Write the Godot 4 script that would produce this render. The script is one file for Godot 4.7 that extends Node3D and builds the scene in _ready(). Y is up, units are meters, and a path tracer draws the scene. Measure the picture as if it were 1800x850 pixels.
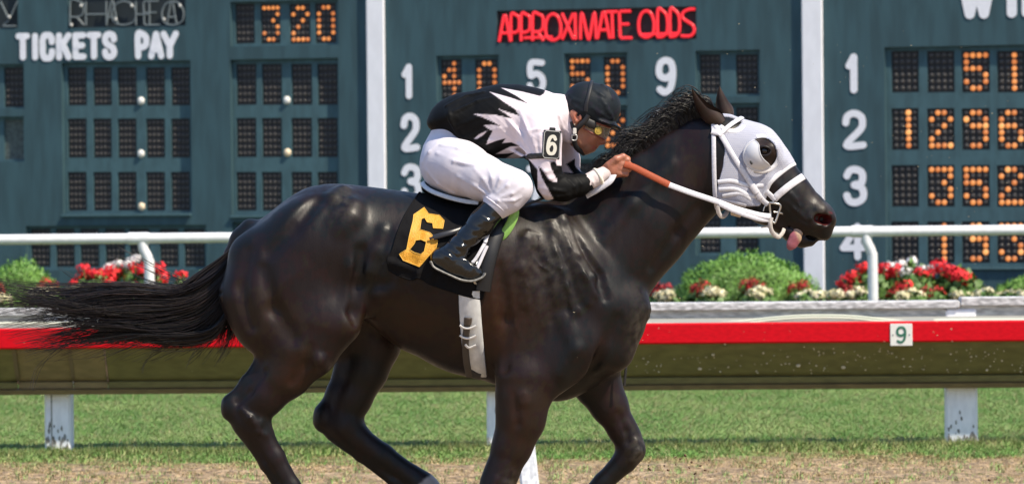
extends Node3D
# A dark racehorse and its rider galloping past the inner rail and the tote board of a race course.
const F := 7200.0                    # focal length in pixels of an 1800 x 850 picture
const EYE := Vector3(0, 1.6, 16.0)
const PX := 450.0                    # pixels per metre at the horse
var view := Basis()
var TH := Transform3D()              # horse drawing space (pixels, y up) to metres
var rng := RandomNumberGenerator.new()
var noise := FastNoiseLite.new()
var M := {}

# ---------------------------------------------------------------- places
func W(px: float, py: float, z: float) -> Vector3:      # a place seen at a pixel of the photo, at depth z
	var d: Vector3 = view * Vector3((px - 900.0) / F, -(py - 425.0) / F, -1.0)
	return EYE + d * ((z - EYE.z) / d.z)

func P(x: float, y: float, z := 0.0) -> Vector3:        # horse drawing space
	return Vector3(x, -y, z)

# ---------------------------------------------------------------- objects
func thing(called: String, label: String, category: String, at := Vector3.ZERO, group := "") -> Node3D:
	var o := Node3D.new()
	o.name = called
	add_child(o, true)
	o.position = at
	tag(o, label, category, group)
	return o

func tag(o: Node3D, label: String, category := "", group := "", kind := "") -> Node3D:
	if label: o.set_meta("label", label)
	if category: o.set_meta("category", category)
	if group: o.set_meta("group", group)
	if kind: o.set_meta("kind", kind)
	return o

func part(called: String, mesh: Mesh, m: Material, parent: Node3D = null, at := Vector3.ZERO) -> MeshInstance3D:
	var o := MeshInstance3D.new()
	o.name = called
	o.mesh = mesh
	o.material_override = m
	o.position = at
	(parent if parent else self).add_child(o, true)
	return o

# ---------------------------------------------------------------- materials
func mat(c: Color, rough := 0.6, metal := 0.0, vc := false) -> StandardMaterial3D:   # c holds linear base colours
	var m := StandardMaterial3D.new()
	m.albedo_color = Color.WHITE if vc else c.linear_to_srgb()
	m.roughness = rough
	m.metallic = metal
	m.vertex_color_use_as_albedo = vc
	m.cull_mode = BaseMaterial3D.CULL_DISABLED
	return m

func noise_tex(f: float, ramp: Array, sd := 1, oct := 4, size := 512, as_normal := false, bump := 4.0) -> NoiseTexture2D:
	var n := FastNoiseLite.new()
	n.seed = sd
	n.noise_type = FastNoiseLite.TYPE_SIMPLEX_SMOOTH
	n.frequency = f
	n.fractal_octaves = oct
	var t := NoiseTexture2D.new()
	t.width = size
	t.height = size
	t.seamless = true
	t.noise = n
	t.as_normal_map = as_normal
	t.bump_strength = bump
	if ramp.size():
		var g := Gradient.new()
		var offs := PackedFloat32Array()
		var cols := PackedColorArray()
		for r in ramp:
			offs.append(r[0])
			cols.append(r[1])
		g.offsets = offs
		g.colors = cols
		t.color_ramp = g
	return t

func ridged(sd: int, f: float) -> NoiseTexture2D:         # crisp creases
	var t := noise_tex(f, [], sd, 3)
	(t.noise as FastNoiseLite).fractal_type = FastNoiseLite.FRACTAL_RIDGED
	(t.noise as FastNoiseLite).fractal_gain = 0.35
	(t.noise as FastNoiseLite).domain_warp_enabled = true
	(t.noise as FastNoiseLite).domain_warp_amplitude = 22.0
	(t.noise as FastNoiseLite).domain_warp_frequency = 0.008
	return t

func turned(o: MeshInstance3D, mb: MB, an: float) -> void:    # turns a part's own axes, so that the weave and creases of its cloth run that way
	var b := Basis(Vector3.BACK, an)
	for i in mb.v.size():
		mb.v[i] = b.inverse() * mb.v[i]
		mb.n[i] = b.inverse() * mb.n[i]
	o.basis = b
	o.mesh = mb.mesh()

func grey(v: float) -> Color:
	return Color(v, v, v)

# a material whose base colour varies by noise: uv scale in repeats per metre (world triplanar)
func noisy(c: Color, lo: float, hi: float, scale: Vector3, rough := 0.7, f := 0.012, sd := 3, bump := 0.0) -> StandardMaterial3D:
	var m := mat(c, rough)
	m.uv1_triplanar = true
	m.uv1_world_triplanar = true
	m.uv1_scale = scale
	m.albedo_texture = noise_tex(f, [[0.25, grey(lo).linear_to_srgb()], [0.5, grey((lo + hi) * 0.5).linear_to_srgb()], [0.75, grey(hi).linear_to_srgb()]], sd, 3)
	if bump > 0.0:
		m.heightmap_enabled = true
		m.heightmap_texture = noise_tex(f * 2.0, [], sd + 9, 4)
		m.heightmap_scale = bump
	return m

# ---------------------------------------------------------------- mesh builder
class MB:
	var v := PackedVector3Array()
	var n := PackedVector3Array()
	var c := PackedColorArray()
	var ix := PackedInt32Array()
	var col := Color.WHITE

	func add(p: Vector3, nn: Vector3) -> int:
		v.append(p)
		n.append(nn)
		c.append(col)
		return v.size() - 1

	func tri(a: int, b: int, d: int) -> void:
		ix.append(a)
		ix.append(b)
		ix.append(d)

	func face(a: int, b: int, d: int) -> void:          # a triangle whose front lies on the side of its normals
		if (v[b] - v[a]).cross(v[d] - v[a]).dot(n[a] + n[b] + n[d]) > 0.0: tri(a, d, b)
		else: tri(a, b, d)

	func quad(a: Vector3, b: Vector3, d: Vector3, e: Vector3) -> void:   # counter-clockwise seen from the front
		var nn := (b - a).cross(d - a).normalized()
		var k := add(a, nn)
		add(b, nn)
		add(d, nn)
		add(e, nn)
		tri(k, k + 2, k + 1)
		tri(k, k + 3, k + 2)

	func box(at: Vector3, s: Vector3, bev := 0.0, bs := Basis()) -> void:
		var h := s * 0.5
		var b := minf(bev, minf(h.x, minf(h.y, h.z)) * 0.9)
		if b <= 0.0:
			for ax in 3:
				for sg in [-1.0, 1.0]:
					var u := Vector3.ZERO
					var w := Vector3.ZERO
					var o := Vector3.ZERO
					o[ax] = h[ax] * sg
					u[(ax + 1) % 3] = h[(ax + 1) % 3]
					w[(ax + 2) % 3] = h[(ax + 2) % 3] * sg
					quad(at + bs * (o - u - w), at + bs * (o + u - w), at + bs * (o + u + w), at + bs * (o - u + w))
			return
		for ax in 3:                                    # faces
			for sg in [-1.0, 1.0]:
				var u := Vector3.ZERO
				var w := Vector3.ZERO
				var o := Vector3.ZERO
				o[ax] = h[ax] * sg
				u[(ax + 1) % 3] = h[(ax + 1) % 3] - b
				w[(ax + 2) % 3] = (h[(ax + 2) % 3] - b) * sg
				quad(at + bs * (o - u - w), at + bs * (o + u - w), at + bs * (o + u + w), at + bs * (o - u + w))
		for ax in 3:                                    # edges along ax
			var a1 := (ax + 1) % 3
			var a2 := (ax + 2) % 3
			for s1 in [-1.0, 1.0]:
				for s2 in [-1.0, 1.0]:
					var p1 := Vector3.ZERO
					var p2 := Vector3.ZERO
					p1[a1] = h[a1] * s1
					p1[a2] = (h[a2] - b) * s2
					p2[a1] = (h[a1] - b) * s1
					p2[a2] = h[a2] * s2
					var l := Vector3.ZERO
					l[ax] = (h[ax] - b) * s1 * s2
					quad(at + bs * (p1 - l), at + bs * (p1 + l), at + bs * (p2 + l), at + bs * (p2 - l))
		for sx in [-1.0, 1.0]:
			for sy in [-1.0, 1.0]:
				for sz in [-1.0, 1.0]:
					var a := Vector3(h.x * sx, (h.y - b) * sy, (h.z - b) * sz)
					var d := Vector3((h.x - b) * sx, h.y * sy, (h.z - b) * sz)
					var e := Vector3((h.x - b) * sx, (h.y - b) * sy, h.z * sz)
					var nn := bs * Vector3(sx, sy, sz).normalized()
					var k := add(at + bs * a, nn)
					add(at + bs * d, nn)
					add(at + bs * e, nn)
					tri(k, k + 2, k + 1)

	func tube(pts: PackedVector3Array, rad: PackedFloat32Array, sides := 8, caps := true, squash := 1.0) -> void:
		var m := pts.size()
		var up := Vector3(0.123, 0.31, 1.0).normalized()
		var first := v.size()
		for i in m:
			var t := (pts[mini(i + 1, m - 1)] - pts[maxi(i - 1, 0)]).normalized()
			var s := up.cross(t)
			if s.length() < 0.05:
				s = Vector3(1, 0.2, 0).cross(t)
			s = s.normalized()
			var w := t.cross(s)
			up = w
			for j in sides:
				var an := TAU * j / sides
				var d := s * cos(an) + w * sin(an)
				add(pts[i] + s * (cos(an) * rad[i]) + w * (sin(an) * rad[i] * squash), d)
		for i in m - 1:
			for j in sides:
				var a := first + i * sides + j
				var b := first + i * sides + (j + 1) % sides
				tri(a, a + sides, b)
				tri(b, a + sides, b + sides)
		if caps:
			for e in [0, m - 1]:
				var t2 := (pts[0] - pts[1]).normalized() if e == 0 else (pts[m - 1] - pts[m - 2]).normalized()
				var k := add(pts[e], t2)
				for j in sides:
					add(v[first + e * sides + j], t2)
				for j in sides:
					if e == 0: tri(k, k + 1 + j, k + 1 + (j + 1) % sides)
					else: tri(k, k + 1 + (j + 1) % sides, k + 1 + j)

	func ball(at: Vector3, r: Vector3, seg := 8, rings := 6, half := false, bs := Basis()) -> void:   # half: only the side towards +z
		var first := v.size()
		for i in rings + 1:
			var th := (PI * 0.5 if half else PI) * i / rings
			for j in seg + 1:
				var ph := TAU * j / seg
				var d := Vector3(sin(th) * cos(ph), sin(th) * sin(ph), cos(th))
				add(at + bs * (d * r), bs * (d / r).normalized())
		for i in rings:
			for j in seg:
				var a := first + i * (seg + 1) + j
				tri(a, a + 1, a + seg + 1)
				tri(a + 1, a + seg + 2, a + seg + 1)

	func strip(left: PackedVector3Array, right: PackedVector3Array, nrm: PackedVector3Array) -> void:
		var first := v.size()
		for i in left.size():
			add(left[i], nrm[i])
			add(right[i], nrm[i])
		for i in left.size() - 1:
			var a := first + i * 2
			tri(a, a + 2, a + 1)
			tri(a + 1, a + 2, a + 3)

	func mesh() -> ArrayMesh:
		var arr := []
		arr.resize(Mesh.ARRAY_MAX)
		arr[Mesh.ARRAY_VERTEX] = v
		arr[Mesh.ARRAY_NORMAL] = n
		arr[Mesh.ARRAY_COLOR] = c
		arr[Mesh.ARRAY_INDEX] = ix
		var am := ArrayMesh.new()
		am.add_surface_from_arrays(Mesh.PRIMITIVE_TRIANGLES, arr)
		return am

func spline(pts: Array, n: int) -> PackedVector3Array:     # Catmull-Rom through the points
	var out := PackedVector3Array()
	var m := pts.size()
	for i in n + 1:
		var u := float(i) / n * (m - 1)
		var k := mini(int(u), m - 2)
		var a: Vector3 = pts[maxi(k - 1, 0)]
		var b: Vector3 = pts[k]
		var c: Vector3 = pts[k + 1]
		var d: Vector3 = pts[mini(k + 2, m - 1)]
		out.append(b.cubic_interpolate(c, a, d, u - k))
	return out

func even(r: float, n: int) -> PackedFloat32Array:
	var a := PackedFloat32Array()
	a.resize(n)
	a.fill(r)
	return a

func table(st: Array, x: float) -> float:                  # smooth curve through [x, y] pairs
	var m := st.size()
	if x <= st[0][0]: return st[0][1]
	if x >= st[m - 1][0]: return st[m - 1][1]
	var k := 0
	while st[k + 1][0] < x:
		k += 1
	var x0: float = st[k][0]
	var x1: float = st[k + 1][0]
	var y0: float = st[k][1]
	var y1: float = st[k + 1][1]
	var s := (y1 - y0) / (x1 - x0)
	var sa: float = s if k == 0 else (y1 - float(st[k - 1][1])) / (x1 - float(st[k - 1][0]))
	var sb: float = s if k + 2 >= m else (float(st[k + 2][1]) - y0) / (float(st[k + 2][0]) - x0)
	var h := x1 - x0
	var t := (x - x0) / h
	var t2 := t * t
	var t3 := t2 * t
	return (2 * t3 - 3 * t2 + 1) * y0 + (t3 - 2 * t2 + t) * h * sa + (-2 * t3 + 3 * t2) * y1 + (t3 - t2) * h * sb

# ---------------------------------------------------------------- bodies: joined tapered capsules, meshed as surface nets
class Prim:
	var a := Vector3.ZERO            # z already multiplied by s
	var u := Vector3.ZERO
	var il := 0.0
	var ra := 0.0
	var dr := 0.0
	var s := 1.0
	var k := 10.0
	var kind := 0                    # 0 joined, 1 carved away, 2 lofted trunk, 3 cut by a polygon (kept inside)

class Field:
	var prims: Array[Prim] = []
	var x0 := 0.0                    # trunk tables, one value a pixel
	var top := PackedFloat32Array()
	var bot := PackedFloat32Array()
	var wid := PackedFloat32Array()
	var egg := PackedFloat32Array()
	var cell := 4.0
	var lo := Vector3.ZERO
	var nx := 0
	var ny := 0
	var nz := 0
	var g := PackedFloat32Array()
	var flags := PackedByteArray()

	func cap(a: Vector3, ra: float, b: Vector3, rb: float, s := 1.0, k := 12.0, kind := 0) -> Prim:
		var q := Prim.new()
		q.a = Vector3(a.x, a.y, a.z * s)
		q.u = Vector3(b.x, b.y, b.z * s) - q.a
		var l := q.u.length_squared()
		q.il = 1.0 / l if l > 0.0001 else 0.0
		q.ra = ra
		q.dr = rb - ra
		q.s = s
		q.k = k
		q.kind = kind
		prims.append(q)
		return q

	func chain(st: Array, s := 1.0, k := 10.0, kind := 0) -> void:    # [Vector3, radius] along a limb
		for i in st.size() - 1:
			cap(st[i][0], st[i][1], st[i + 1][0], st[i + 1][1], s, k, kind)

	func one(q: Prim, p: Vector3) -> float:
		if q.kind == 2:
			var x := p.x - x0
			var m := top.size() - 1
			var i := clampi(int(x), 0, m - 1)
			var f := clampf(x - i, 0.0, 1.0)
			var t := lerpf(top[i], top[i + 1], f)
			var b := lerpf(bot[i], bot[i + 1], f)
			var h := maxf((b - t) * 0.5, 1.0)
			var w := maxf(lerpf(wid[i], wid[i + 1], f), 1.0)
			var v := (-p.y - (t + b) * 0.5) / h
			w *= 1.0 + clampf(v, -1.0, 1.0) * egg[i]
			var az := p.z / w
			var k0 := sqrt(v * v + az * az)
			var k1 := sqrt(v * v / (h * h) + az * az / (w * w))
			var d := (k0 - 1.0) * minf(h, w) if k1 < 0.00001 else k0 * (k0 - 1.0) / k1
			var out := maxf(-x, x - m)
			return d if out <= 0.0 else sqrt(maxf(d, 0.0) ** 2 + out * out)
		var e := Vector3(p.x, p.y, p.z * q.s) - q.a
		var t2 := clampf(e.dot(q.u) * q.il, 0.0, 1.0)
		return (e - q.u * t2).length() - q.ra - q.dr * t2

	func all() -> PackedInt32Array:
		var l := PackedInt32Array()
		for i in prims.size():
			l.append(i)
		return l

	var qa := PackedVector3Array()
	var qu := PackedVector3Array()
	var qf := PackedFloat32Array()       # il, ra, dr, s, k, kind of each

	func pack() -> void:
		qa.clear()
		qu.clear()
		qf.clear()
		for q in prims:
			qa.append(q.a)
			qu.append(q.u)
			for w in [q.il, q.ra, q.dr, q.s, q.k, q.kind]: qf.append(w)

	func dist(p: Vector3, list: PackedInt32Array) -> float:      # at(), unrolled for speed
		var d := 1000.0
		for i in list:
			var o := i * 6
			var e: float
			var kind := qf[o + 5]
			if kind == 2.0:
				e = one(prims[i], p)
			else:
				var v := Vector3(p.x, p.y, p.z * qf[o + 3]) - qa[i]
				var t := clampf(v.dot(qu[i]) * qf[o], 0.0, 1.0)
				e = (v - qu[i] * t).length() - qf[o + 1] - qf[o + 2] * t
			var k := qf[o + 4]
			if kind == 1.0:
				e = -e
				if e > d - k:
					var h := maxf(k - absf(d - e), 0.0)
					d = maxf(d, e) + h * h / (4.0 * k)
			elif e < d + k:
				var h2 := maxf(k - absf(d - e), 0.0)
				d = minf(d, e) - h2 * h2 / (4.0 * k)
		return d

	func near(c: Vector3, rad: float, from: PackedInt32Array) -> PackedInt32Array:    # the shapes that can matter within rad of c
		var ds := PackedFloat32Array()
		var d0 := 1000.0
		for i in from:
			var o := i * 6
			var e: float
			if qf[o + 5] == 2.0:
				e = one(prims[i], c)
			else:
				var v := Vector3(c.x, c.y, c.z * qf[o + 3]) - qa[i]
				var t := clampf(v.dot(qu[i]) * qf[o], 0.0, 1.0)
				e = (v - qu[i] * t).length() - qf[o + 1] - qf[o + 2] * t
			ds.append(e)
			if qf[o + 5] != 1.0: d0 = minf(d0, e)
		var out := PackedInt32Array()
		var n := 0
		for i in from:
			var o := i * 6
			var sl := rad * maxf(1.0, qf[o + 3])
			if qf[o + 5] == 1.0:
				if ds[n] < sl + qf[o + 4]: out.append(i)
			elif ds[n] < d0 + sl + rad * 1.3 + qf[o + 4]: out.append(i)
			n += 1
		return out

	func sample(box_lo: Vector3, box_hi: Vector3, size: float) -> void:
		cell = size
		lo = box_lo
		nx = int((box_hi.x - box_lo.x) / size) + 2
		ny = int((box_hi.y - box_lo.y) / size) + 2
		nz = int((box_hi.z - box_lo.z) / size) + 2
		pack()
		g = PackedFloat32Array()
		g.resize(nx * ny * nz)
		g.fill(60.0)
		blocks_set()
		var every := all()
		var big := 16.0 * cell * 0.87
		var small := 4.0 * cell * 0.87
		for bx in (nx + 15) / 16:
			for by in (ny + 15) / 16:
				for bz in (nz + 15) / 16:
					var l1 := near(lo + Vector3(bx * 16 + 7.5, by * 16 + 7.5, bz * 16 + 7.5) * cell, big, every)
					for sx in range(bx * 4, mini(bx * 4 + 4, mx)):
						for sy in range(by * 4, mini(by * 4 + 4, my)):
							for sz in range(bz * 4, mini(bz * 4 + 4, mz)):
								var c := lo + Vector3(sx * 4 + 1.5, sy * 4 + 1.5, sz * 4 + 1.5) * cell
								var d0 := dist(c, l1)
								var skip := absf(d0) > small * 2.2 + 6.0
								var hx := mini(sx * 4 + 4, nx)
								var hy := mini(sy * 4 + 4, ny)
								var hz := mini(sz * 4 + 4, nz)
								if skip:
									if d0 < 0.0:
										for i in range(sx * 4, hx):
											for j in range(sy * 4, hy):
												for k in range(sz * 4, hz): g[(i * ny + j) * nz + k] = d0
									continue
								flags[(sx * my + sy) * mz + sz] = 1
								var l2 := near(c, small, l1)
								for i in range(sx * 4, hx):
									for j in range(sy * 4, hy):
										for k in range(sz * 4, hz): g[(i * ny + j) * nz + k] = dist(lo + Vector3(i, j, k) * cell, l2)

	var mx := 0
	var my := 0
	var mz := 0
	func blocks_set() -> void:
		mx = (nx + 3) / 4
		my = (ny + 3) / 4
		mz = (nz + 3) / 4
		flags.resize(mx * my * mz)
		flags.fill(0)

	func nets(mb: MB, to: Transform3D, paint: Callable) -> void:
		var sx := ny * nz
		var ids := PackedInt32Array()
		ids.resize(nx * ny * nz)
		ids.fill(-1)
		var cells := PackedInt32Array()
		var first := mb.v.size()
		var raw := PackedVector3Array()
		for bx in mx:
			for by in my:
				for bz in mz:
					if flags[(bx * my + by) * mz + bz] == 0:
						continue
					for i in range(bx * 4, mini(bx * 4 + 4, nx - 1)):
						for j in range(by * 4, mini(by * 4 + 4, ny - 1)):
							var o := i * sx + j * nz
							for k in range(bz * 4, mini(bz * 4 + 4, nz - 1)):
								var q := o + k
								var a := g[q]
								var b := g[q + 1]
								var c := g[q + nz]
								var d := g[q + nz + 1]
								var e := g[q + sx]
								var f := g[q + sx + 1]
								var h := g[q + sx + nz]
								var l := g[q + sx + nz + 1]
								var inn := int(a < 0.0) + int(b < 0.0) + int(c < 0.0) + int(d < 0.0) + int(e < 0.0) + int(f < 0.0) + int(h < 0.0) + int(l < 0.0)
								if inn == 0 or inn == 8:
									continue
								var s := Vector3.ZERO
								var m := 0
								if (a < 0.0) != (b < 0.0): s += Vector3(0, 0, a / (a - b)); m += 1
								if (c < 0.0) != (d < 0.0): s += Vector3(0, 1, c / (c - d)); m += 1
								if (e < 0.0) != (f < 0.0): s += Vector3(1, 0, e / (e - f)); m += 1
								if (h < 0.0) != (l < 0.0): s += Vector3(1, 1, h / (h - l)); m += 1
								if (a < 0.0) != (c < 0.0): s += Vector3(0, a / (a - c), 0); m += 1
								if (b < 0.0) != (d < 0.0): s += Vector3(0, b / (b - d), 1); m += 1
								if (e < 0.0) != (h < 0.0): s += Vector3(1, e / (e - h), 0); m += 1
								if (f < 0.0) != (l < 0.0): s += Vector3(1, f / (f - l), 1); m += 1
								if (a < 0.0) != (e < 0.0): s += Vector3(a / (a - e), 0, 0); m += 1
								if (b < 0.0) != (f < 0.0): s += Vector3(b / (b - f), 0, 1); m += 1
								if (c < 0.0) != (h < 0.0): s += Vector3(c / (c - h), 1, 0); m += 1
								if (d < 0.0) != (l < 0.0): s += Vector3(d / (d - l), 1, 1); m += 1
								ids[q] = raw.size()
								cells.append(q)
								raw.append(lo + (Vector3(i, j, k) + s / m) * cell)
		var nn := PackedVector3Array()
		nn.resize(raw.size())
		var fi := PackedInt32Array()
		for q in cells:
			var a := g[q] < 0.0
			for ax in 3:
				var st: int = [sx, nz, 1][ax]
				var s1: int = [nz, 1, sx][ax]
				var s2: int = [1, sx, nz][ax]
				var b := g[q + st] < 0.0
				if a == b or q < s1 + s2:
					continue
				var v0 := ids[q - s1 - s2]
				var v1 := ids[q - s2]
				var v2 := ids[q]
				var v3 := ids[q - s1]
				if v0 < 0 or v1 < 0 or v3 < 0:
					continue
				if not a:
					var sw := v1
					v1 = v3
					v3 = sw
				var fn := (raw[v2] - raw[v0]).cross(raw[v3] - raw[v1])
				nn[v0] += fn
				nn[v1] += fn
				nn[v2] += fn
				nn[v3] += fn
				for w in [v0, v2, v1, v0, v3, v2]:
					fi.append(first + w)
		for i in raw.size():
			var nrm := nn[i].normalized()
			mb.v.append(to * raw[i])
			mb.n.append((to.basis * nrm).normalized())
			mb.c.append(paint.call(raw[i], nrm))
		mb.ix.append_array(fi)

	func look(p: Vector3) -> float:               # the sampled field between its samples
		var q := (p - lo) / cell
		var i := clampi(int(q.x), 0, nx - 2)
		var j := clampi(int(q.y), 0, ny - 2)
		var k := clampi(int(q.z), 0, nz - 2)
		var f := (q - Vector3(i, j, k)).clampf(0.0, 1.0)
		var o := (i * ny + j) * nz + k
		var sx := ny * nz
		var a := lerpf(lerpf(g[o], g[o + 1], f.z), lerpf(g[o + nz], g[o + nz + 1], f.z), f.y)
		var b := lerpf(lerpf(g[o + sx], g[o + sx + 1], f.z), lerpf(g[o + sx + nz], g[o + sx + nz + 1], f.z), f.y)
		return lerpf(a, b, f.x)

	func side(x: float, y: float) -> float:       # z of the near surface at a side-view place, on the sampled field
		var z := lo.z + (nz - 1) * cell
		var last := look(Vector3(x, -y, z))
		while z > lo.z:
			var d := look(Vector3(x, -y, z - cell))
			if d <= 0.0:
				return z - cell * last / maxf(last - d, 0.0001)
			last = d
			z -= cell
		return NAN

	func normal(p: Vector3) -> Vector3:
		var e := cell * 0.8
		return Vector3(look(p + Vector3(e, 0, 0)) - look(p - Vector3(e, 0, 0)), look(p + Vector3(0, e, 0)) - look(p - Vector3(0, e, 0)), look(p + Vector3(0, 0, e)) - look(p - Vector3(0, 0, e))).normalized()

	func exact_side(x: float, y: float) -> float: # the same from the shapes themselves, before sampling
		pack()
		var every := PackedInt32Array()
		for i in prims.size():
			var q := prims[i]
			var ax := q.a.x
			var ay := q.a.y
			var r := maxf(q.ra, q.ra + q.dr) + q.k + 4.0
			if q.kind == 2 or q.kind == 1 or (x > minf(ax, ax + q.u.x) - r and x < maxf(ax, ax + q.u.x) + r and -y > minf(ay, ay + q.u.y) - r and -y < maxf(ay, ay + q.u.y) + r): every.append(i)
		var z := 200.0
		for i in 60:
			var d := dist(Vector3(x, -y, z), every)
			if d < 0.4 or z < -150.0:
				break
			z -= maxf(d * 0.6, 0.5)
		return z

func _ready() -> void:
	rng.seed = 20240
	noise.seed = 5
	noise.frequency = 1.0
	view = Basis(Vector3.RIGHT, -atan(85.0 / F)) * Basis(Vector3.BACK, -0.0095)
	var o := W(900, 425, 0)
	var ex := (W(1300, 425, 0) - W(500, 425, 0)) / 800.0
	var ey := (W(900, 25, 0) - W(900, 825, 0)) / 800.0
	TH = Transform3D(Basis(ex, ey, Vector3(0, 0, 1.0 / PX)), o - ex * 900.0 + ey * 425.0)

	# camera: a long lens, focused on the horse
	var cam := Camera3D.new()
	cam.name = "camera"
	add_child(cam)
	cam.transform = Transform3D(view, EYE)
	var lens := CameraAttributesPhysical.new()
	lens.frustum_focal_length = 203.3
	lens.frustum_focus_distance = 15.8
	lens.exposure_aperture = 9.5
	lens.frustum_near = 0.1
	lens.frustum_far = 900.0
	cam.attributes = lens
	cam.near = 0.1
	cam.far = 900.0
	cam.fov = rad_to_deg(2.0 * atan(425.0 / F))
	cam.current = true

	# light: a high, slightly veiled sun
	var env := Environment.new()
	var sky := Sky.new()
	var sm := ProceduralSkyMaterial.new()
	sm.sky_top_color = Color(0.46, 0.60, 0.80)
	sm.sky_horizon_color = Color(0.84, 0.87, 0.90)
	sm.sky_curve = 0.16
	sm.ground_bottom_color = Color(0.33, 0.3, 0.24)
	sm.ground_horizon_color = Color(0.6, 0.6, 0.55)
	sky.sky_material = sm
	env.background_mode = Environment.BG_SKY
	env.sky = sky
	env.background_energy_multiplier = 1.0
	env.tonemap_mode = Environment.TONE_MAPPER_LINEAR
	env.tonemap_exposure = 1.42
	env.sdfgi_enabled = true
	env.ssao_enabled = true
	env.ssil_enabled = true
	var we := WorldEnvironment.new()
	we.name = "world_environment"
	we.environment = env
	add_child(we)
	var sun := DirectionalLight3D.new()
	sun.name = "sun"
	sun.light_color = Color(1.0, 0.95, 0.87)
	sun.light_energy = 1.5
	sun.light_angular_distance = 1.2
	sun.shadow_enabled = true
	add_child(sun)
	sun.look_at_from_position(Vector3(0.62, 1.0, 0.46) * 20.0, Vector3.ZERO)

	materials()
	ground()
	scoreboard()
	planting()
	pipe_fence()
	rail()
	grass()
	horse()
	tack()
	rider()
	flying_dirt()

func materials() -> void:
	M.teal = noisy(Color(0.036, 0.088, 0.106), 0.72, 1.0, Vector3(0.8, 0.12, 0.8), 0.75, 0.02, 4)
	M.teal_light = noisy(Color(0.052, 0.118, 0.138), 0.75, 1.0, Vector3(0.9, 0.3, 0.9), 0.75, 0.02, 7)
	M.panel = mat(Color(0.012, 0.011, 0.012), 0.6)
	M.bulb_off = mat(Color(0.075, 0.068, 0.062), 0.3)
	M.panel_old = noisy(Color(0.10, 0.13, 0.12), 0.5, 1.0, Vector3(2, 2, 2), 0.7, 0.02, 8)
	M.lit = []
	for e in [[Color(1.0, 0.30, 0.08), 0.5], [Color(1.0, 0.34, 0.09), 0.66], [Color(1.0, 0.42, 0.13), 0.85]]:
		var m := mat(Color(0.15, 0.07, 0.03), 0.4)
		m.emission_enabled = true
		m.emission = (e[0] as Color).linear_to_srgb()
		m.emission_energy_multiplier = e[1]
		M.lit.append(m)
	M.white = noisy(Color(0.90, 0.90, 0.93), 0.93, 1.0, Vector3(1, 0.4, 1), 0.45, 0.015, 11)
	M.letter = noisy(Color(0.88, 0.88, 0.92), 0.93, 1.0, Vector3(2, 2, 2), 0.6, 0.02, 12)
	M.neon = mat(Color(0.5, 0.02, 0.03), 0.3)
	M.neon.emission_enabled = true
	M.neon.emission = Color(0.78, 0.02, 0.03).linear_to_srgb()
	M.neon.emission_energy_multiplier = 0.8
	M.tube = mat(Color(0.16, 0.19, 0.20), 0.25)
	M.sign_back = mat(Color(0.012, 0.02, 0.024), 0.7)

# ---------------------------------------------------------------- the ground
func hash_noise(x: float, z: float, s := 1.0) -> float:
	return noise.get_noise_2d(x * s, z * s)

func ground() -> void:
	var mb := MB.new()
	var xs := [-400.0, -120.0, -40.0, -16.0]
	var x := -9.0
	while x <= 9.0:
		xs.append(x)
		x += 0.12
	xs.append_array([16.0, 40.0, 120.0, 400.0])
	var zs := [-500.0, -150.0, -60.0, -40.0, -30.0, -24.0]
	var z := -20.0
	while z <= 6.0:
		zs.append(z)
		z += 0.12
	zs.append_array([10.0, 16.0, 24.0, 50.0, 150.0])
	for zz in zs:
		for xx in xs:
			var edge: float = -8.45 + 0.25 * hash_noise(xx, zz, 0.7) + 0.12 * hash_noise(xx, zz, 2.3)
			var f := smoothstep(edge - 0.8, edge + 0.5, zz)          # 0 turf, 1 dirt track
			var n1 := hash_noise(xx, zz, 1.9)
			var n2 := hash_noise(xx + 30, zz, 7.0)
			var turf := Color(0.15, 0.22, 0.06).lerp(Color(0.25, 0.27, 0.10), clampf(0.5 + n1 * 0.8, 0, 1))
			var dirt := Color(0.46, 0.31, 0.165).lerp(Color(0.62, 0.45, 0.27), clampf(0.5 + n2, 0, 1))
			mb.col = turf.lerp(dirt, f)
			var y := 0.012 * n1 + (0.02 * n2 if f > 0.5 else 0.0)
			if zz < -20.0 or absf(xx) > 10.0: y = 0.0
			mb.add(Vector3(xx, y, zz), Vector3.UP)
	var w := xs.size()
	for j in zs.size() - 1:
		for i in w - 1:
			var a := j * w + i
			mb.tri(a, a + 1, a + w)
			mb.tri(a + 1, a + w + 1, a + w)
	var m := mat(Color.WHITE, 0.95, 0.0, true)
	m.uv1_triplanar = true
	m.uv1_world_triplanar = true
	m.uv1_scale = Vector3(0.9, 0.9, 0.9)
	m.albedo_texture = noise_tex(0.02, [[0.2, grey(0.6)], [0.8, grey(1.0)]], 21, 5)
	m.heightmap_enabled = true
	m.heightmap_texture = noise_tex(0.05, [], 22, 5)
	m.heightmap_scale = 3.0
	tag(part("ground", mb.mesh(), m), "turf and dirt track of the race course", "", "", "structure")

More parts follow.
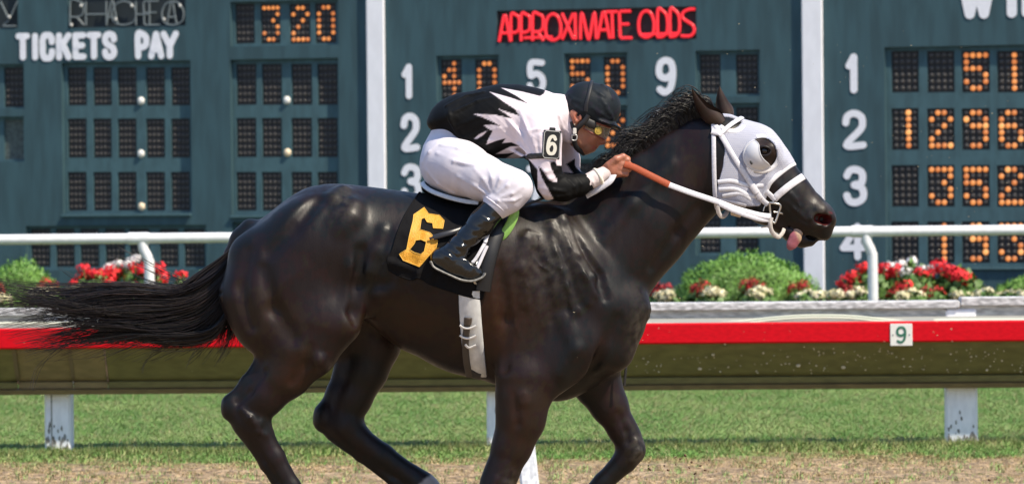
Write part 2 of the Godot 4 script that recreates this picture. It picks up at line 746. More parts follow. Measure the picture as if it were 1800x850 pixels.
func blade_tuft(seed_n: int, tall: float, n: int, wide: float) -> ArrayMesh:
	var r := RandomNumberGenerator.new()
	r.seed = seed_n
	var mb := MB.new()
	for i in n:
		var a := r.randf() * TAU
		var d := Vector3(cos(a), 0, sin(a))
		var b := Vector3(r.randf_range(-0.035, 0.035), 0, r.randf_range(-0.035, 0.035))
		var h := tall * r.randf_range(0.5, 1.1)
		var lean := r.randf_range(0.2, 1.0) * h
		var s := Vector3(-d.z, 0, d.x) * wide * r.randf_range(0.7, 1.3)
		var mid := b + Vector3.UP * h * 0.6 + d * lean * 0.3
		var tip := b + Vector3.UP * h + d * lean
		var nn := (Vector3.UP * 0.8 + d * 0.4).normalized()
		var v := r.randf_range(0.75, 1.2)
		mb.col = Color(v, v, v * 0.9)
		var k := mb.add(b - s, nn)
		mb.add(b + s, nn)
		mb.add(mid + s * 0.8, nn)
		mb.add(mid - s * 0.8, nn)
		mb.add(tip, nn)
		mb.face(k, k + 2, k + 1)
		mb.face(k, k + 3, k + 2)
		mb.face(k + 3, k + 4, k + 2)
	return mb.mesh()

func grass() -> void:
	var m := mat(Color.WHITE, 0.6, 0.0, true)
	m.backlight_enabled = true
	m.backlight = Color(0.25, 0.3, 0.12)
	for kind in 2:                     # 0 the mown turf, 1 the straw-dry fringe by the track
		var xf := []
		var cols := PackedColorArray()
		var n := 132000 if kind == 0 else 25000
		for i in n:
			var z := rng.randf_range(-18.4, -6.2) if kind == 0 else rng.randf_range(-10.8, -4.8)
			var d := EYE.z - z
			var x := rng.randf_range(-0.15, 0.15) * d
			var pn := hash_noise(x, z, 0.8)
			var pf := hash_noise(x + 50, z, 3.0)
			var dry := smoothstep(-9.6, -8.3, z + 0.9 * pn + 0.6 * pf)       # 1 near the track
			if kind == 0 and rng.randf() < dry * 0.975: continue
			if kind == 1 and rng.randf() > (0.2 + dry * 0.8) * (0.45 + 0.7 * clampf(0.5 + pf, 0.0, 1.0)) * (1.0 - 0.75 * smoothstep(-9.0, -7.6, z + 0.8 * pn)): continue
			var sc := rng.randf_range(0.7, 1.25)
			if pf < -0.25: sc *= 0.8
			xf.append(Transform3D(Basis(Vector3.UP, rng.randf() * TAU).scaled(Vector3(sc, sc * rng.randf_range(0.8, 1.2), sc)), Vector3(x, 0.0, z)))
			var c: Color
			if kind == 0:
				c = Color(0.155, 0.34, 0.07).lerp(Color(0.33, 0.47, 0.15), clampf(0.45 + pn * 0.9 + rng.randf_range(-0.25, 0.25), 0, 1))
				if rng.randf() < 0.16 + 0.3 * maxf(pf, 0.0): c = Color(0.42, 0.38, 0.2)
			else:
				c = Color(0.66, 0.50, 0.28).lerp(Color(0.46, 0.33, 0.17), rng.randf())
				if rng.randf() < 0.1 + 0.4 * maxf(pn, 0.0): c = Color(0.25, 0.27, 0.10)
			cols.append(c)
		if kind == 0:                  # the unmown fringe that the mower leaves under the rail
			for i in 4200:
				var z := -9.22 + rng.randfn() * 0.09
				var x := rng.randf_range(-3.6, 3.6)
				var sc := rng.randf_range(1.1, 1.75) * (0.75 + 0.6 * clampf(0.5 + hash_noise(x, z, 2.5), 0, 1))
				xf.append(Transform3D(Basis(Vector3.UP, rng.randf() * TAU).scaled(Vector3(1.1, sc, 1.1)), Vector3(x, 0.0, z)))
				cols.append(Color(0.16, 0.31, 0.07).lerp(Color(0.45, 0.42, 0.2), pow(rng.randf(), 1.5)))
		var mm := MultiMesh.new()
		mm.transform_format = MultiMesh.TRANSFORM_3D
		mm.use_colors = true
		mm.mesh = blade_tuft(kind + 3, 0.038 if kind == 0 else 0.02, 9, 0.0018)
		mm.instance_count = xf.size()
		for i in xf.size():
			mm.set_instance_transform(i, xf[i])
			mm.set_instance_color(i, cols[i])
		var o := MultiMeshInstance3D.new()
		o.name = "grass" if kind == 0 else "dry_grass"
		o.multimesh = mm
		o.material_override = m
		add_child(o, true)
		tag(o, "green mown turf behind and under the rail" if kind == 0 else "straw coloured trampled grass along the edge of the track", "grass", "", "stuff")

# ---------------------------------------------------------------- the tote board
const TILT := 0.3
var board: Node3D
var board_inv := Transform3D()
const GLYPH := {"0": [" ## ", "#  #", "#  #", "#  #", "#  #", " ## "], "1": ["  # ", "  # ", "  # ", "  # ", "  # ", "  # "], "2": [" ## ", "#  #", "  # ", " #  ", "#   ", "####"], "3": ["####", "   #", "  # ", "   #", "#  #", " ## "],
	"4": ["  # ", " ## ", "# # ", "####", "  # ", "  # "], "5": ["####", "#   ", "### ", "   #", "#  #", " ## "], "6": [" ## ", "#   ", "### ", "#  #", "#  #", " ## "], "9": [" ## ", "#  #", " ###", "   #", "   #", " ## "]}

func B(px: float, py: float) -> Vector2:                  # a pixel's place on the face of the board
	var d: Vector3 = view * Vector3((px - 900.0) / F, -(py - 425.0) / F, -1.0)
	var t := (-24.0 - EYE.z) / (d.z - TILT * d.x)
	var p := board_inv * (EYE + d * t)
	return Vector2(p.x, p.y)

func R(x0: float, y0: float, x1: float, y1: float) -> Rect2:   # a pixel rectangle as an upright one on the board
	var c := B((x0 + x1) * 0.5, (y0 + y1) * 0.5)
	var w := B(x1, (y0 + y1) * 0.5).x - B(x0, (y0 + y1) * 0.5).x
	var h := B((x0 + x1) * 0.5, y0).y - B((x0 + x1) * 0.5, y1).y
	return Rect2(c.x - w * 0.5, c.y - h * 0.5, w, h)

func holed(area: Rect2, holes: Array, z: float, depth: float) -> ArrayMesh:   # a slab face with openings and their reveals
	var xs := [area.position.x, area.end.x]
	var ys := [area.position.y, area.end.y]
	for h: Rect2 in holes:
		xs.append_array([clampf(h.position.x, area.position.x, area.end.x), clampf(h.end.x, area.position.x, area.end.x)])
		ys.append_array([clampf(h.position.y, area.position.y, area.end.y), clampf(h.end.y, area.position.y, area.end.y)])
	xs.sort()
	ys.sort()
	var mb := MB.new()
	for j in ys.size() - 1:
		if ys[j + 1] - ys[j] < 0.0001: continue
		var cy: float = (ys[j] + ys[j + 1]) * 0.5
		var start := -1
		for i in xs.size():
			var solid := false
			if i < xs.size() - 1:
				solid = true
				var cx: float = (xs[i] + xs[i + 1]) * 0.5
				for h: Rect2 in holes:
					if h.has_point(Vector2(cx, cy)):
						solid = false
						break
			if solid and start < 0:
				start = i
			elif not solid and start >= 0:
				if xs[i] - xs[start] > 0.0001:
					mb.quad(Vector3(xs[start], ys[j], z), Vector3(xs[i], ys[j], z), Vector3(xs[i], ys[j + 1], z), Vector3(xs[start], ys[j + 1], z))
				start = -1
	for h: Rect2 in holes:
		var a := h.position
		var b := h.end
		var zb := z - depth
		mb.quad(Vector3(a.x, b.y, zb), Vector3(b.x, b.y, zb), Vector3(b.x, b.y, z), Vector3(a.x, b.y, z))
		mb.quad(Vector3(a.x, a.y, z), Vector3(b.x, a.y, z), Vector3(b.x, a.y, zb), Vector3(a.x, a.y, zb))
		mb.quad(Vector3(a.x, a.y, z), Vector3(a.x, a.y, zb), Vector3(a.x, b.y, zb), Vector3(a.x, b.y, z))
		mb.quad(Vector3(b.x, a.y, zb), Vector3(b.x, a.y, z), Vector3(b.x, b.y, z), Vector3(b.x, b.y, zb))
	return mb.mesh()

func scoreboard() -> void:
	board = thing("scoreboard", "dark teal racetrack tote board with rows of lamp digit panels and red neon sign", "scoreboard", Vector3(0, 0, -24))
	var ax := Vector3(1, 0, TILT).normalized()
	board.basis = Basis(ax, Vector3.UP, ax.cross(Vector3.UP))
	board_inv = board.transform.affine_inverse()

	# panels: [x0, y0, x1, y1, digit]
	var groups := []                      # [recess rectangle, panels]
	var rows := [[118, 185], [208, 277], [302, 370]]
	var g := []
	for r in rows:
		for c in [[115, 148], [160, 192], [203, 236], [253, 286], [297, 330]]:
			g.append([c[0], r[0], c[1], r[1], ""])
	groups.append([[108, 108, 335, 374], g])
	g = []
	for r in [[112, 184], [207, 276], [302, 370]]:
		for c in [[412, 447], [457, 492], [509, 545], [555, 590]]:
			g.append([c[0], r[0], c[1], r[1], ""])
	groups.append([[405, 103, 595, 376], g])
	groups.append([[404, 1, 594, 80], [[410, 6, 444, 76, ""], [455, 6, 489, 76, "3"], [506, 6, 542, 76, "2"], [551, 5, 587, 75, "0"]]])
	g = []
	for c in [[50, 84], [94, 127], [137, 170], [181, 216], [224, 259], [277, 310], [320, 356]]:
		g.append([c[0], 402, c[1], 469, ""])
	groups.append([[44, 396, 361, 474], g])
	groups.append([[408, 389, 594, 470], [[413, 394, 447, 464, ""], [457, 394, 492, 464, ""], [509, 394, 545, 464, ""], [555, 394, 590, 464, ""]]])
	groups.append([[-60, 113, 41, 191], [[-48, 118, -14, 188, ""], [3, 118, 37, 188, ""]]])
	groups.append([[-60, 205, 41, 284], [[-48, 210, -14, 280, "old"], [3, 210, 37, 280, "old"]]])
	# odds: three columns of pairs
	for col in [[772, 809, 833, 872], [997, 1036, 1059, 1098], [1228, 1265, 1292, 1331]]:
		for k in 4:
			var top: float = [104, 197, 291, 383][k] - (col[0] - 772) * 0.0195
			var d := ["", ""]
			if k == 0 and col[0] == 772: d = ["4", "0"]
			if k == 0 and col[0] == 997: d = ["5", "0"]
			if k == 1 and col[0] == 997: d = ["", "2"]
			groups.append([[col[0] - 5, top - 7, col[3] + 5, top + 74], [[col[0], top, col[1], top + 70, d[0]], [col[2], top, col[3], top + 70, d[1]]]])
	g = []
	var digits := [["", "", "5", "1", "0"], ["1", "2", "9", "6", "4"], ["", "3", "5", "2", "0"], ["", "1", "9", "3", "0"]]
	for k in 4:
		for c in 5:
			var xx: Array = [[1566, 1614], [1629, 1677], [1690, 1739], [1752, 1801], [1815, 1864]][c]
			var yy: Array = [[89, 162], [190, 263], [290, 363], [389, 462]][k]
			g.append([xx[0], yy[0], xx[1], yy[1], digits[k][c]])
	groups.append([[1556, 80, 1876, 468], g])

	# neon signs
	var signs := [[118, -30, 325, 47], [-60, -30, 30, 50], [872, 15, 1223, 72]]
	var outer := []
	for gr in groups: outer.append(R(gr[0][0], gr[0][1], gr[0][2], gr[0][3]))
	for s in signs: outer.append(R(s[0], s[1], s[2], s[3]))
	var face := Rect2(B(-1400, 300).x, 0.02, B(3000, 300).x - B(-1400, 300).x, 4.6)
	var left := face
	var edge1 := R(649, 150, 681, 200)
	var edge2 := R(1413, 150, 1449, 200)
	left.end = Vector2(edge1.get_center().x, face.end.y)
	var mid := Rect2(edge1.get_center().x, face.position.y, edge2.get_center().x - edge1.get_center().x, face.size.y)
	var right := Rect2(edge2.get_center().x, face.position.y, face.end.x - edge2.get_center().x, face.size.y)
	for sec: Rect2 in [left, mid, right]:
		var hs := []
		for h: Rect2 in outer:
			if sec.has_point(h.get_center()): hs.append(h)
		part("face_panel", holed(sec, hs, 0.0, 0.05), M.teal, board)
	var bk := MB.new()
	bk.box(Vector3(face.get_center().x, face.get_center().y, -0.45), Vector3(face.size.x, face.size.y, 0.5))
	part("cabinet", bk.mesh(), M.teal, board)

	# digit panels with their lamps
	var lamp := MB.new()
	lamp.ball(Vector3.ZERO, Vector3.ONE, 10, 4, true)
	var lamp_mesh := lamp.mesh()
	for gr in groups:
		var inner := R(gr[0][0], gr[0][1], gr[0][2], gr[0][3])
		var hs := []
		for p in gr[1]: hs.append(R(p[0], p[1], p[2], p[3]))
		part("panel_frame", holed(inner, hs, -0.05, 0.022), M.teal_light, board)
		for i in gr[1].size():
			var p: Array = gr[1][i]
			var h: Rect2 = hs[i]
			var c := h.get_center()
			var pm := MB.new()
			pm.quad(Vector3(-h.size.x, -h.size.y, 0) * 0.5, Vector3(h.size.x, -h.size.y, 0) * 0.5, Vector3(h.size.x, h.size.y, 0) * 0.5, Vector3(-h.size.x, h.size.y, 0) * 0.5)
			var panel := part("digit_panel", pm.mesh(), M.panel_old if p[4] == "old" else M.panel, board, Vector3(c.x, c.y, -0.07))
			if p[4] == "old": continue
			var off := MB.new()
			var dx := h.size.x * 0.92 / 4.0
			var dy := h.size.y * 0.95 / 6.0
			var r := minf(dx, dy) * 0.42
			for y in 6:
				for x in 4:
					var at := Vector3((x - 1.5) * dx, (2.5 - y) * dy, 0.004)
					if p[4] != "" and GLYPH[p[4]][y][x] == "#":
						var dim := rng.randf() if p[0] > 1500 else rng.randf() * (0.5 if p[0] < 700 else 0.3)
						var b := part("lit_bulb", lamp_mesh, M.lit[0 if dim < 0.25 else (2 if dim > 0.9 else 1)], panel, at)
						b.scale = Vector3(r, r, r * 0.8) * (1.0 if dim < 0.9 else 1.1)
					else:
						off.ball(at, Vector3(r, r, r * 0.5) * 0.85, 6, 2, true)
			tag(part("unlit_bulb_grid", off.mesh(), M.bulb_off, panel), "", "", "", "stuff")

	# white divider posts
	for px in [[664, 330, 31], [1431, 250, 36]]:
		var cm := MB.new()
		var w := R(px[0] - px[2] * 0.5, 200, px[0] + px[2] * 0.5, 260).size.x
		cm.box(Vector3.ZERO, Vector3(w, 4.9, 0.04), 0.008)
		part("divider_post", cm.mesh(), M.white, board, Vector3(B(px[0], px[1]).x, 2.45, 0.023))
	# little white lamps beside the panels
	for q in [[244, 177, 0], [244, 270, 0], [245, 363, 1], [501, 176, 0], [502, 268, 1]]:
		var lb := MB.new()
		lb.ball(Vector3.ZERO, Vector3(0.038, 0.042, 0.03), 12, 6, true)
		var m := mat(Color(0.8, 0.78, 0.72) if q[2] == 0 else Color(0.82, 0.66, 0.45), 0.35)
		var c := B(q[0], q[1])
		part("decimal_lamp", lb.mesh(), m, board, Vector3(c.x, c.y, -0.052))
	# thin trim ledges under the panel groups, stained
	for tr in [[108, 376, 335, 380], [405, 378, 595, 382], [1556, 470, 1876, 474]]:
		var r := R(tr[0], tr[1], tr[2], tr[3])
		var tm := MB.new()
		tm.box(Vector3.ZERO, Vector3(r.size.x, r.size.y, 0.03), 0.004)
		part("trim_ledge", tm.mesh(), M.teal_light, board, Vector3(r.get_center().x, r.get_center().y, 0.012))

	# painted wooden letters and numbers
	for t in [["T", 27, 52, 58, 106], ["I", 55.5, 66.5, 58, 106], ["C", 69, 96, 57, 107], ["K", 98, 125, 57, 106], ["E", 127, 151, 56.5, 105], ["T", 151.5, 177.5, 56, 104.5], ["S", 179, 205, 55, 105], ["P", 237, 262, 55, 104], ["A", 260, 288, 54.5, 104], ["Y", 282, 314, 54, 103.5],
			["1", 705, 727, 112, 174], ["2", 704, 738, 199, 265], ["3", 705, 741, 288, 352], ["4", 704, 743, 384, 448], ["5", 926, 960, 105, 165], ["6", 926, 960, 196, 260], ["7", 926, 960, 290, 354], ["8", 926, 960, 384, 446], ["9", 1153, 1189, 101, 167], ["10", 1143, 1200, 193, 256], ["11", 1150, 1190, 288, 350], ["12", 1146, 1204, 380, 444],
			["1", 1486, 1511, 94, 164], ["2", 1481, 1524, 194, 261], ["3", 1483, 1525, 292, 361], ["4", 1477, 1524, 392, 457], ["W", 1684, 1752, -46, 33], ["I", 1770, 1789, -46, 31], ["N", 1797, 1850, -46, 30]]:
		gothic(t[0], R(t[1], t[3], t[2], t[4]))
	neon_signs()

# heavy round-ended gothic capitals, each a solid of even strokes
const STROKES := {"0": [[[0.5, 1.02], [0.15, 0.93], [0, 0.7], [0, 0.3], [0.15, 0.06], [0.5, -0.02], [0.85, 0.06], [1, 0.3], [1, 0.7], [0.85, 0.93], [0.5, 1.02]]], "T": [[[0, 1], [1, 1]], [[0.5, 1], [0.5, 0]]], "I": [[[0.5, 1], [0.5, 0]]], "C": [[[1, 0.72], [0.98, 0.85], [0.8, 1], [0.5, 1.02], [0.2, 1], [0, 0.8], [0, 0.5], [0, 0.2], [0.2, 0], [0.5, -0.02], [0.8, 0], [0.98, 0.15], [1, 0.28]]],
	"K": [[[0, 1], [0, 0]], [[1, 1], [0.12, 0.42]], [[0.38, 0.6], [1, 0]]], "E": [[[1, 1], [0, 1], [0, 0], [1, 0]], [[0, 0.52], [0.85, 0.52]]], "S": [[[1, 0.78], [0.9, 0.95], [0.5, 1.02], [0.12, 0.95], [0, 0.76], [0.15, 0.6], [0.5, 0.5], [0.85, 0.4], [1, 0.22], [0.88, 0.05], [0.5, -0.02], [0.1, 0.05], [0, 0.22]]],
	"P": [[[0, 0], [0, 1], [0.6, 1], [0.95, 0.88], [1, 0.7], [0.95, 0.53], [0.6, 0.42], [0, 0.42]]], "A": [[[0, 0], [0.5, 1], [1, 0]], [[0.22, 0.3], [0.78, 0.3]]], "Y": [[[0, 1], [0.5, 0.45], [1, 1]], [[0.5, 0.45], [0.5, 0]]], "W": [[[0, 1], [0.25, 0], [0.5, 0.9], [0.75, 0], [1, 1]]], "N": [[[0, 0], [0, 1], [1, 0], [1, 1]]],
	"1": [[[0.1, 0.74], [0.75, 1], [0.75, 0]]], "2": [[[0.02, 0.72], [0.08, 0.9], [0.3, 1], [0.6, 1.01], [0.9, 0.9], [0.97, 0.72], [0.85, 0.5], [0.05, 0], [1, 0]]], "3": [[[0.02, 0.82], [0.2, 0.98], [0.55, 1.01], [0.88, 0.92], [0.95, 0.74], [0.85, 0.58], [0.45, 0.53], [0.85, 0.46], [1, 0.27], [0.9, 0.08], [0.5, -0.02], [0.15, 0.04], [0, 0.2]]],
	"4": [[[0.72, 0], [0.72, 1], [0, 0.3], [1, 0.3]]], "5": [[[0.92, 1], [0.12, 1], [0.08, 0.55], [0.5, 0.62], [0.88, 0.5], [1, 0.28], [0.86, 0.06], [0.45, -0.02], [0.1, 0.06], [0, 0.2]]], "6": [[[0.85, 0.98], [0.4, 0.8], [0.08, 0.5], [0, 0.25], [0.15, 0.04], [0.5, -0.02], [0.85, 0.04], [1, 0.26], [0.9, 0.46], [0.5, 0.54], [0.12, 0.42]]],
	"7": [[[0, 1], [1, 1], [0.4, 0]]], "8": [[[0.5, 0.53], [0.1, 0.66], [0.1, 0.9], [0.5, 1.01], [0.9, 0.9], [0.9, 0.66], [0.5, 0.53], [0.05, 0.38], [0.02, 0.12], [0.5, -0.02], [0.98, 0.12], [0.95, 0.38], [0.5, 0.53]]],
	"9": [[[0.06, 0.08], [0.4, -0.02], [0.8, 0.1], [0.98, 0.42], [1, 0.72], [0.85, 0.95], [0.5, 1.02], [0.14, 0.94], [0, 0.72], [0.1, 0.52], [0.5, 0.44], [0.9, 0.56]]]}

func stroke_solid(mb: MB, pts: PackedVector2Array, r: float, z0: float, z1: float) -> void:   # joined round-ended strokes as one outline
	var big := PackedVector2Array()
	for q in pts: big.append(q * 2000.0)
	var polys := []
	for p in Geometry2D.offset_polyline(big, r * 2000.0, Geometry2D.JOIN_ROUND, Geometry2D.END_ROUND):
		var small := PackedVector2Array()
		for q in p: small.append(q / 2000.0)
		polys.append(small)
	var outs := []
	var holes := []
	for p in polys:
		if Geometry2D.is_polygon_clockwise(p): holes.append(p)
		else: outs.append(p)
	for p: PackedVector2Array in polys:                    # side walls
		for i in p.size():
			var a := p[i]
			var b := p[(i + 1) % p.size()]
			mb.quad(Vector3(a.x, a.y, z0), Vector3(b.x, b.y, z0), Vector3(b.x, b.y, z1), Vector3(a.x, a.y, z1))
	for p: PackedVector2Array in outs:
		var poly := p
		for h: PackedVector2Array in holes:                # bridge a hole to the outline
			if not Geometry2D.is_point_in_polygon(h[0], p): continue
			var hi := 0
			for i in h.size():
				if h[i].x > h[hi].x: hi = i
			var best := 0
			for i in poly.size():
				if poly[i].distance_to(h[hi]) < poly[best].distance_to(h[hi]): best = i
			var joined := PackedVector2Array()
			for i in poly.size() + 1:
				joined.append(poly[(best + i) % poly.size()])
			for i in h.size() + 1:
				joined.append(h[(hi + i) % h.size()])
			poly = joined
		var ti := Geometry2D.triangulate_polygon(poly)
		var k := mb.v.size()
		for q in poly: mb.add(Vector3(q.x, q.y, z1), Vector3(0, 0, 1))
		for i in range(0, ti.size(), 3):
			var a := poly[ti[i]]
			var turn := (poly[ti[i + 1]] - a).cross(poly[ti[i + 2]] - a)
			if turn > 0.0: mb.tri(k + ti[i], k + ti[i + 2], k + ti[i + 1])
			else: mb.tri(k + ti[i], k + ti[i + 1], k + ti[i + 2])

func gothic(s: String, r: Rect2) -> void:
	var n := s.length()
	var mb := MB.new()
	var half := r.size.y * (0.092 if s.is_valid_int() else 0.115)
	for i in n:
		var w := r.size.x / n - (0.0 if n == 1 else half * 0.4)
		var x0 := -r.size.x * 0.5 + i * r.size.x / n
		var hw := minf(half, w * 0.5)
		for st in STROKES[s[i]]:
			var pts := PackedVector2Array()
			for q in st: pts.append(Vector2(x0 + hw + q[0] * (w - 2 * hw), -r.size.y * 0.5 + hw + q[1] * (r.size.y - 2 * hw)))
			if pts.size() > 6:
				var arr := []
				for q in pts: arr.append(Vector3(q.x, q.y, 0))
				pts.clear()
				for q in spline(arr, 40): pts.append(Vector2(q.x, q.y))
			stroke_solid(mb, pts, hw, 0.0, 0.004 + 0.0008 * mb.v.size() / 100.0)
	part("number" if s.is_valid_int() else "letter", mb.mesh(), M.letter, board, Vector3(r.get_center().x, r.get_center().y, 0.003))

func neon(s: String, r: Rect2, rad: float, m: Material, strokes: Array) -> void:
	var mb := MB.new()
	for st in strokes:
		var arr := []
		for q in st: arr.append(Vector3(-r.size.x * 0.5 + q[0] * r.size.x, -r.size.y * 0.5 + q[1] * r.size.y, 0))
		var pts := PackedVector3Array(arr)
		if arr.size() > 5: pts = spline(arr, 30)
		else:                                     # softened bends of the glass
			pts = PackedVector3Array([arr[0]])
			for i in range(1, arr.size()):
				var a: Vector3 = arr[i - 1]
				var b: Vector3 = arr[i]
				if i > 1: pts.append(a.lerp(b, 0.08))
				pts.append(a.lerp(b, 0.92) if i < arr.size() - 1 else b)
		mb.tube(pts, even(rad, pts.size()), 7)
	part("neon_letter", mb.mesh(), m, board, Vector3(r.get_center().x, r.get_center().y, 0.0))

func neon_signs() -> void:
	for s in [[118, -30, 325, 47], [-60, -30, 30, 50], [872, 15, 1223, 72]]:
		var r := R(s[0], s[1], s[2], s[3])
		var bm := MB.new()
		bm.box(Vector3.ZERO, Vector3(r.size.x - 0.004, r.size.y - 0.004, 0.03))
		part("sign_back", bm.mesh(), M.sign_back, board, Vector3(r.get_center().x, r.get_center().y, -0.062))
	var Ow := [[0.5, 1], [0.2, 0.9], [0.03, 0.65], [0, 0.4], [0.1, 0.12], [0.5, 0], [0.9, 0.12], [1, 0.4], [0.97, 0.65], [0.8, 0.9], [0.5, 1]]
	var Pw := [[0.05, 0], [0.1, 1], [0.6, 1], [0.95, 0.9], [1, 0.65], [0.9, 0.42], [0.5, 0.33], [0.1, 0.35]]
	var Dw := [[0.05, 0], [0.1, 1], [0.5, 0.98], [0.9, 0.8], [1, 0.45], [0.9, 0.15], [0.5, 0.01], [0, 0]]
	var red := {"A": [[[0, 0], [0.45, 1], [0.6, 1], [1, 0]], [[0.15, 0.33], [0.9, 0.33]]], "P": [Pw], "R": [Pw, [[0.5, 0.35], [1, 0]]], "O": [Ow], "X": [[[0, 1], [1, 0.02]], [[1, 1], [0, 0.02]]], "I": [[[0.5, 1], [0.55, 0]]],
		"M": [[[0, 0], [0.1, 1], [0.45, 0.1], [0.6, 0.1], [0.9, 1], [1, 0]]], "T": [[[0, 1], [1, 1]], [[0.5, 1], [0.55, 0]]], "E": [[[1, 1], [0.05, 1], [0.1, 0], [1.1, 0]], [[0.08, 0.52], [0.85, 0.52]]], "D": [Dw], "S": [[[1, 1], [0.5, 0.98], [0.15, 0.86], [0.15, 0.68], [0.45, 0.55], [0.85, 0.4], [0.95, 0.2], [0.75, 0.03], [0.4, 0], [0, 0.02]]]}
	var word := [["A", 877, 897], ["P", 897, 913], ["P", 915, 932], ["R", 935, 955], ["O", 959, 986], ["X", 988, 1008], ["I", 1006, 1016], ["M", 1020, 1048], ["A", 1050, 1072], ["T", 1066, 1086], ["E", 1088, 1109], ["O", 1123, 1150], ["D", 1155, 1174], ["D", 1177, 1195], ["S", 1197, 1222]]
	for l in word:
		var top: float = 27.0 - (l[1] - 877.0) * 0.034
		var bottom: float = 73.0 - (l[1] - 877.0) * 0.030
		neon(l[0], R(l[1], top, l[2], bottom), 0.0145, M.neon, red[l[0]])
	for l in [["P", 921, 971, 66], ["O", 1124, 1190, 60]]:      # the bent lead glass along the foot of the letters
		neon("lead", R(l[1], l[3] - 2, l[2], l[3] + 2), 0.013, M.neon, [[[0, 0.5], [1, 0.7]]])
	var grey_word := [["R", 121, 146], ["H", 150, 186], ["A", 186, 206], ["O", 196, 238], ["H", 238, 262], ["E", 250, 278], ["O", 284, 322], ["A", 292, 310]]
	var dead := {"R": red.R, "O": [Ow], "E": red.E, "A": red.A, "H": [[[0, 1], [0, 0]], [[1, 1], [1, 0]], [[0, 0.45], [1, 0.45]]], "V": [[[0, 1], [0.5, 0.25], [1, 1]], [[0.5, 0.25], [0.1, 0], [0.9, 0]]]}
	for l in grey_word: neon(l[0], R(l[1], 2, l[2], 44), 0.0085, M.tube, dead[l[0]])
	neon("Y", R(0, 2, 30, 46), 0.0085, M.tube, dead["V"])
	for q in [[142, 10], [203, 34], [231, 10], [288, 34], [316, 10], [125, 44], [16, 30]]:     # glass stand-offs
		var sb := MB.new()
		sb.ball(Vector3.ZERO, Vector3(0.016, 0.02, 0.02), 8, 6)
		var c := B(q[0], q[1])
		part("stand_off", sb.mesh(), mat(Color(0.5, 0.5, 0.48), 0.4), board, Vector3(c.x, c.y, 0.005))

# ---------------------------------------------------------------- the flower bed
const BED := -19.5

func foliage(mb: MB, at: Vector3, r: Vector3, n: int, leaf: float, ca: Color, cb: Color, slim := 0.45, lump := 0.16) -> void:
	for i in n:
		var d := Vector3(rng.randfn(), absf(rng.randfn()) * 1.0, rng.randfn()).normalized()
		var lm := 1.0 + lump * noise.get_noise_3d(d.x * 2.6 + at.x * 3.0, d.y * 2.6, d.z * 2.6) * 2.0
		var p := at + d * r * lm * (0.72 + 0.3 * sqrt(rng.randf()))
		var out := (d / r).normalized()
		var t := (out * rng.randf_range(0.2, 1.0) + Vector3(rng.randfn(), rng.randfn() + 0.5, rng.randfn()) * 0.55).normalized()
		var s := t.cross(Vector3(rng.randfn(), rng.randfn(), rng.randfn())).normalized()
		var l := leaf * rng.randf_range(0.6, 1.3)
		var nn := (s.cross(t) * signf(s.cross(t).dot(out)) + out).normalized()
		mb.col = ca.lerp(cb, clampf(rng.randf() * 0.6 + 0.4 * (0.5 + noise.get_noise_3d(p.x * 9.0, p.y * 9.0, p.z * 9.0)), 0, 1))
		var k := mb.add(p - t * l * 0.5, nn)
		mb.add(p + s * l * slim * 0.5, nn)
		mb.add(p + t * l * 0.5, nn)
		mb.add(p - s * l * slim * 0.5, nn)
		mb.face(k, k + 1, k + 2)
		mb.face(k, k + 2, k + 3)

func head_mesh(sd: int, ca: Color, cb: Color, n := 46, petal := 0.55, flat := 0.8) -> ArrayMesh:    # a unit flower head of petals
	var r := RandomNumberGenerator.new()
	r.seed = sd
	var mb := MB.new()
	for i in n:
		var d := Vector3(r.randfn(), r.randfn() * 0.9 + 0.25, r.randfn()).normalized()
		var p := d * Vector3(1, flat, 1) * r.randf_range(0.6, 1.0)
		var t := d.cross(Vector3(r.randfn(), r.randfn(), r.randfn())).normalized()
		var s := d.cross(t)
		t = (t + d * r.randf_range(-0.4, 0.4)).normalized()
		mb.col = ca.lerp(cb, r.randf())
		var nn := d
		var l := petal * r.randf_range(0.7, 1.2)
		var k := mb.add(p - t * l * 0.5, nn)
		mb.add(p + s * l * 0.42 + d * 0.05, nn)
		mb.add(p + t * l * 0.5, nn)
		mb.add(p - s * l * 0.42 - d * 0.05, nn)
		mb.face(k, k + 1, k + 2)
		mb.face(k, k + 2, k + 3)
	return mb.mesh()

func bush(label: String, x0: float, x1: float, ytop: float, dz: float, n: int) -> void:
	var z := BED + dz
	var a := W(x0, 526, z)
	var b := W(x1, 526, z)
	var top := W((x0 + x1) * 0.5, ytop, z).y
	var base := Vector3((a.x + b.x) * 0.5, 0.5, z)
	var t := thing("green_bush", label, "bush", base, "clipped bushes in the flower bed")
	var mb := MB.new()
	var h := top - 0.5
	foliage(mb, Vector3(0, 0.02, 0), Vector3((b.x - a.x) * 0.5, h * 0.97, (b.x - a.x) * 0.42), int(n * 1.7), 0.036, Color(0.09, 0.21, 0.032), Color(0.21, 0.40, 0.07), 0.34, 0.11)
	part("foliage", mb.mesh(), M.leaf, t)
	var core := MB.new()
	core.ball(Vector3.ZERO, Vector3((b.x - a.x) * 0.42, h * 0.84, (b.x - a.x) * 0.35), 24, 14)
	part("inner_twigs", core.mesh(), mat(Color(0.07, 0.125, 0.025), 0.9), t)

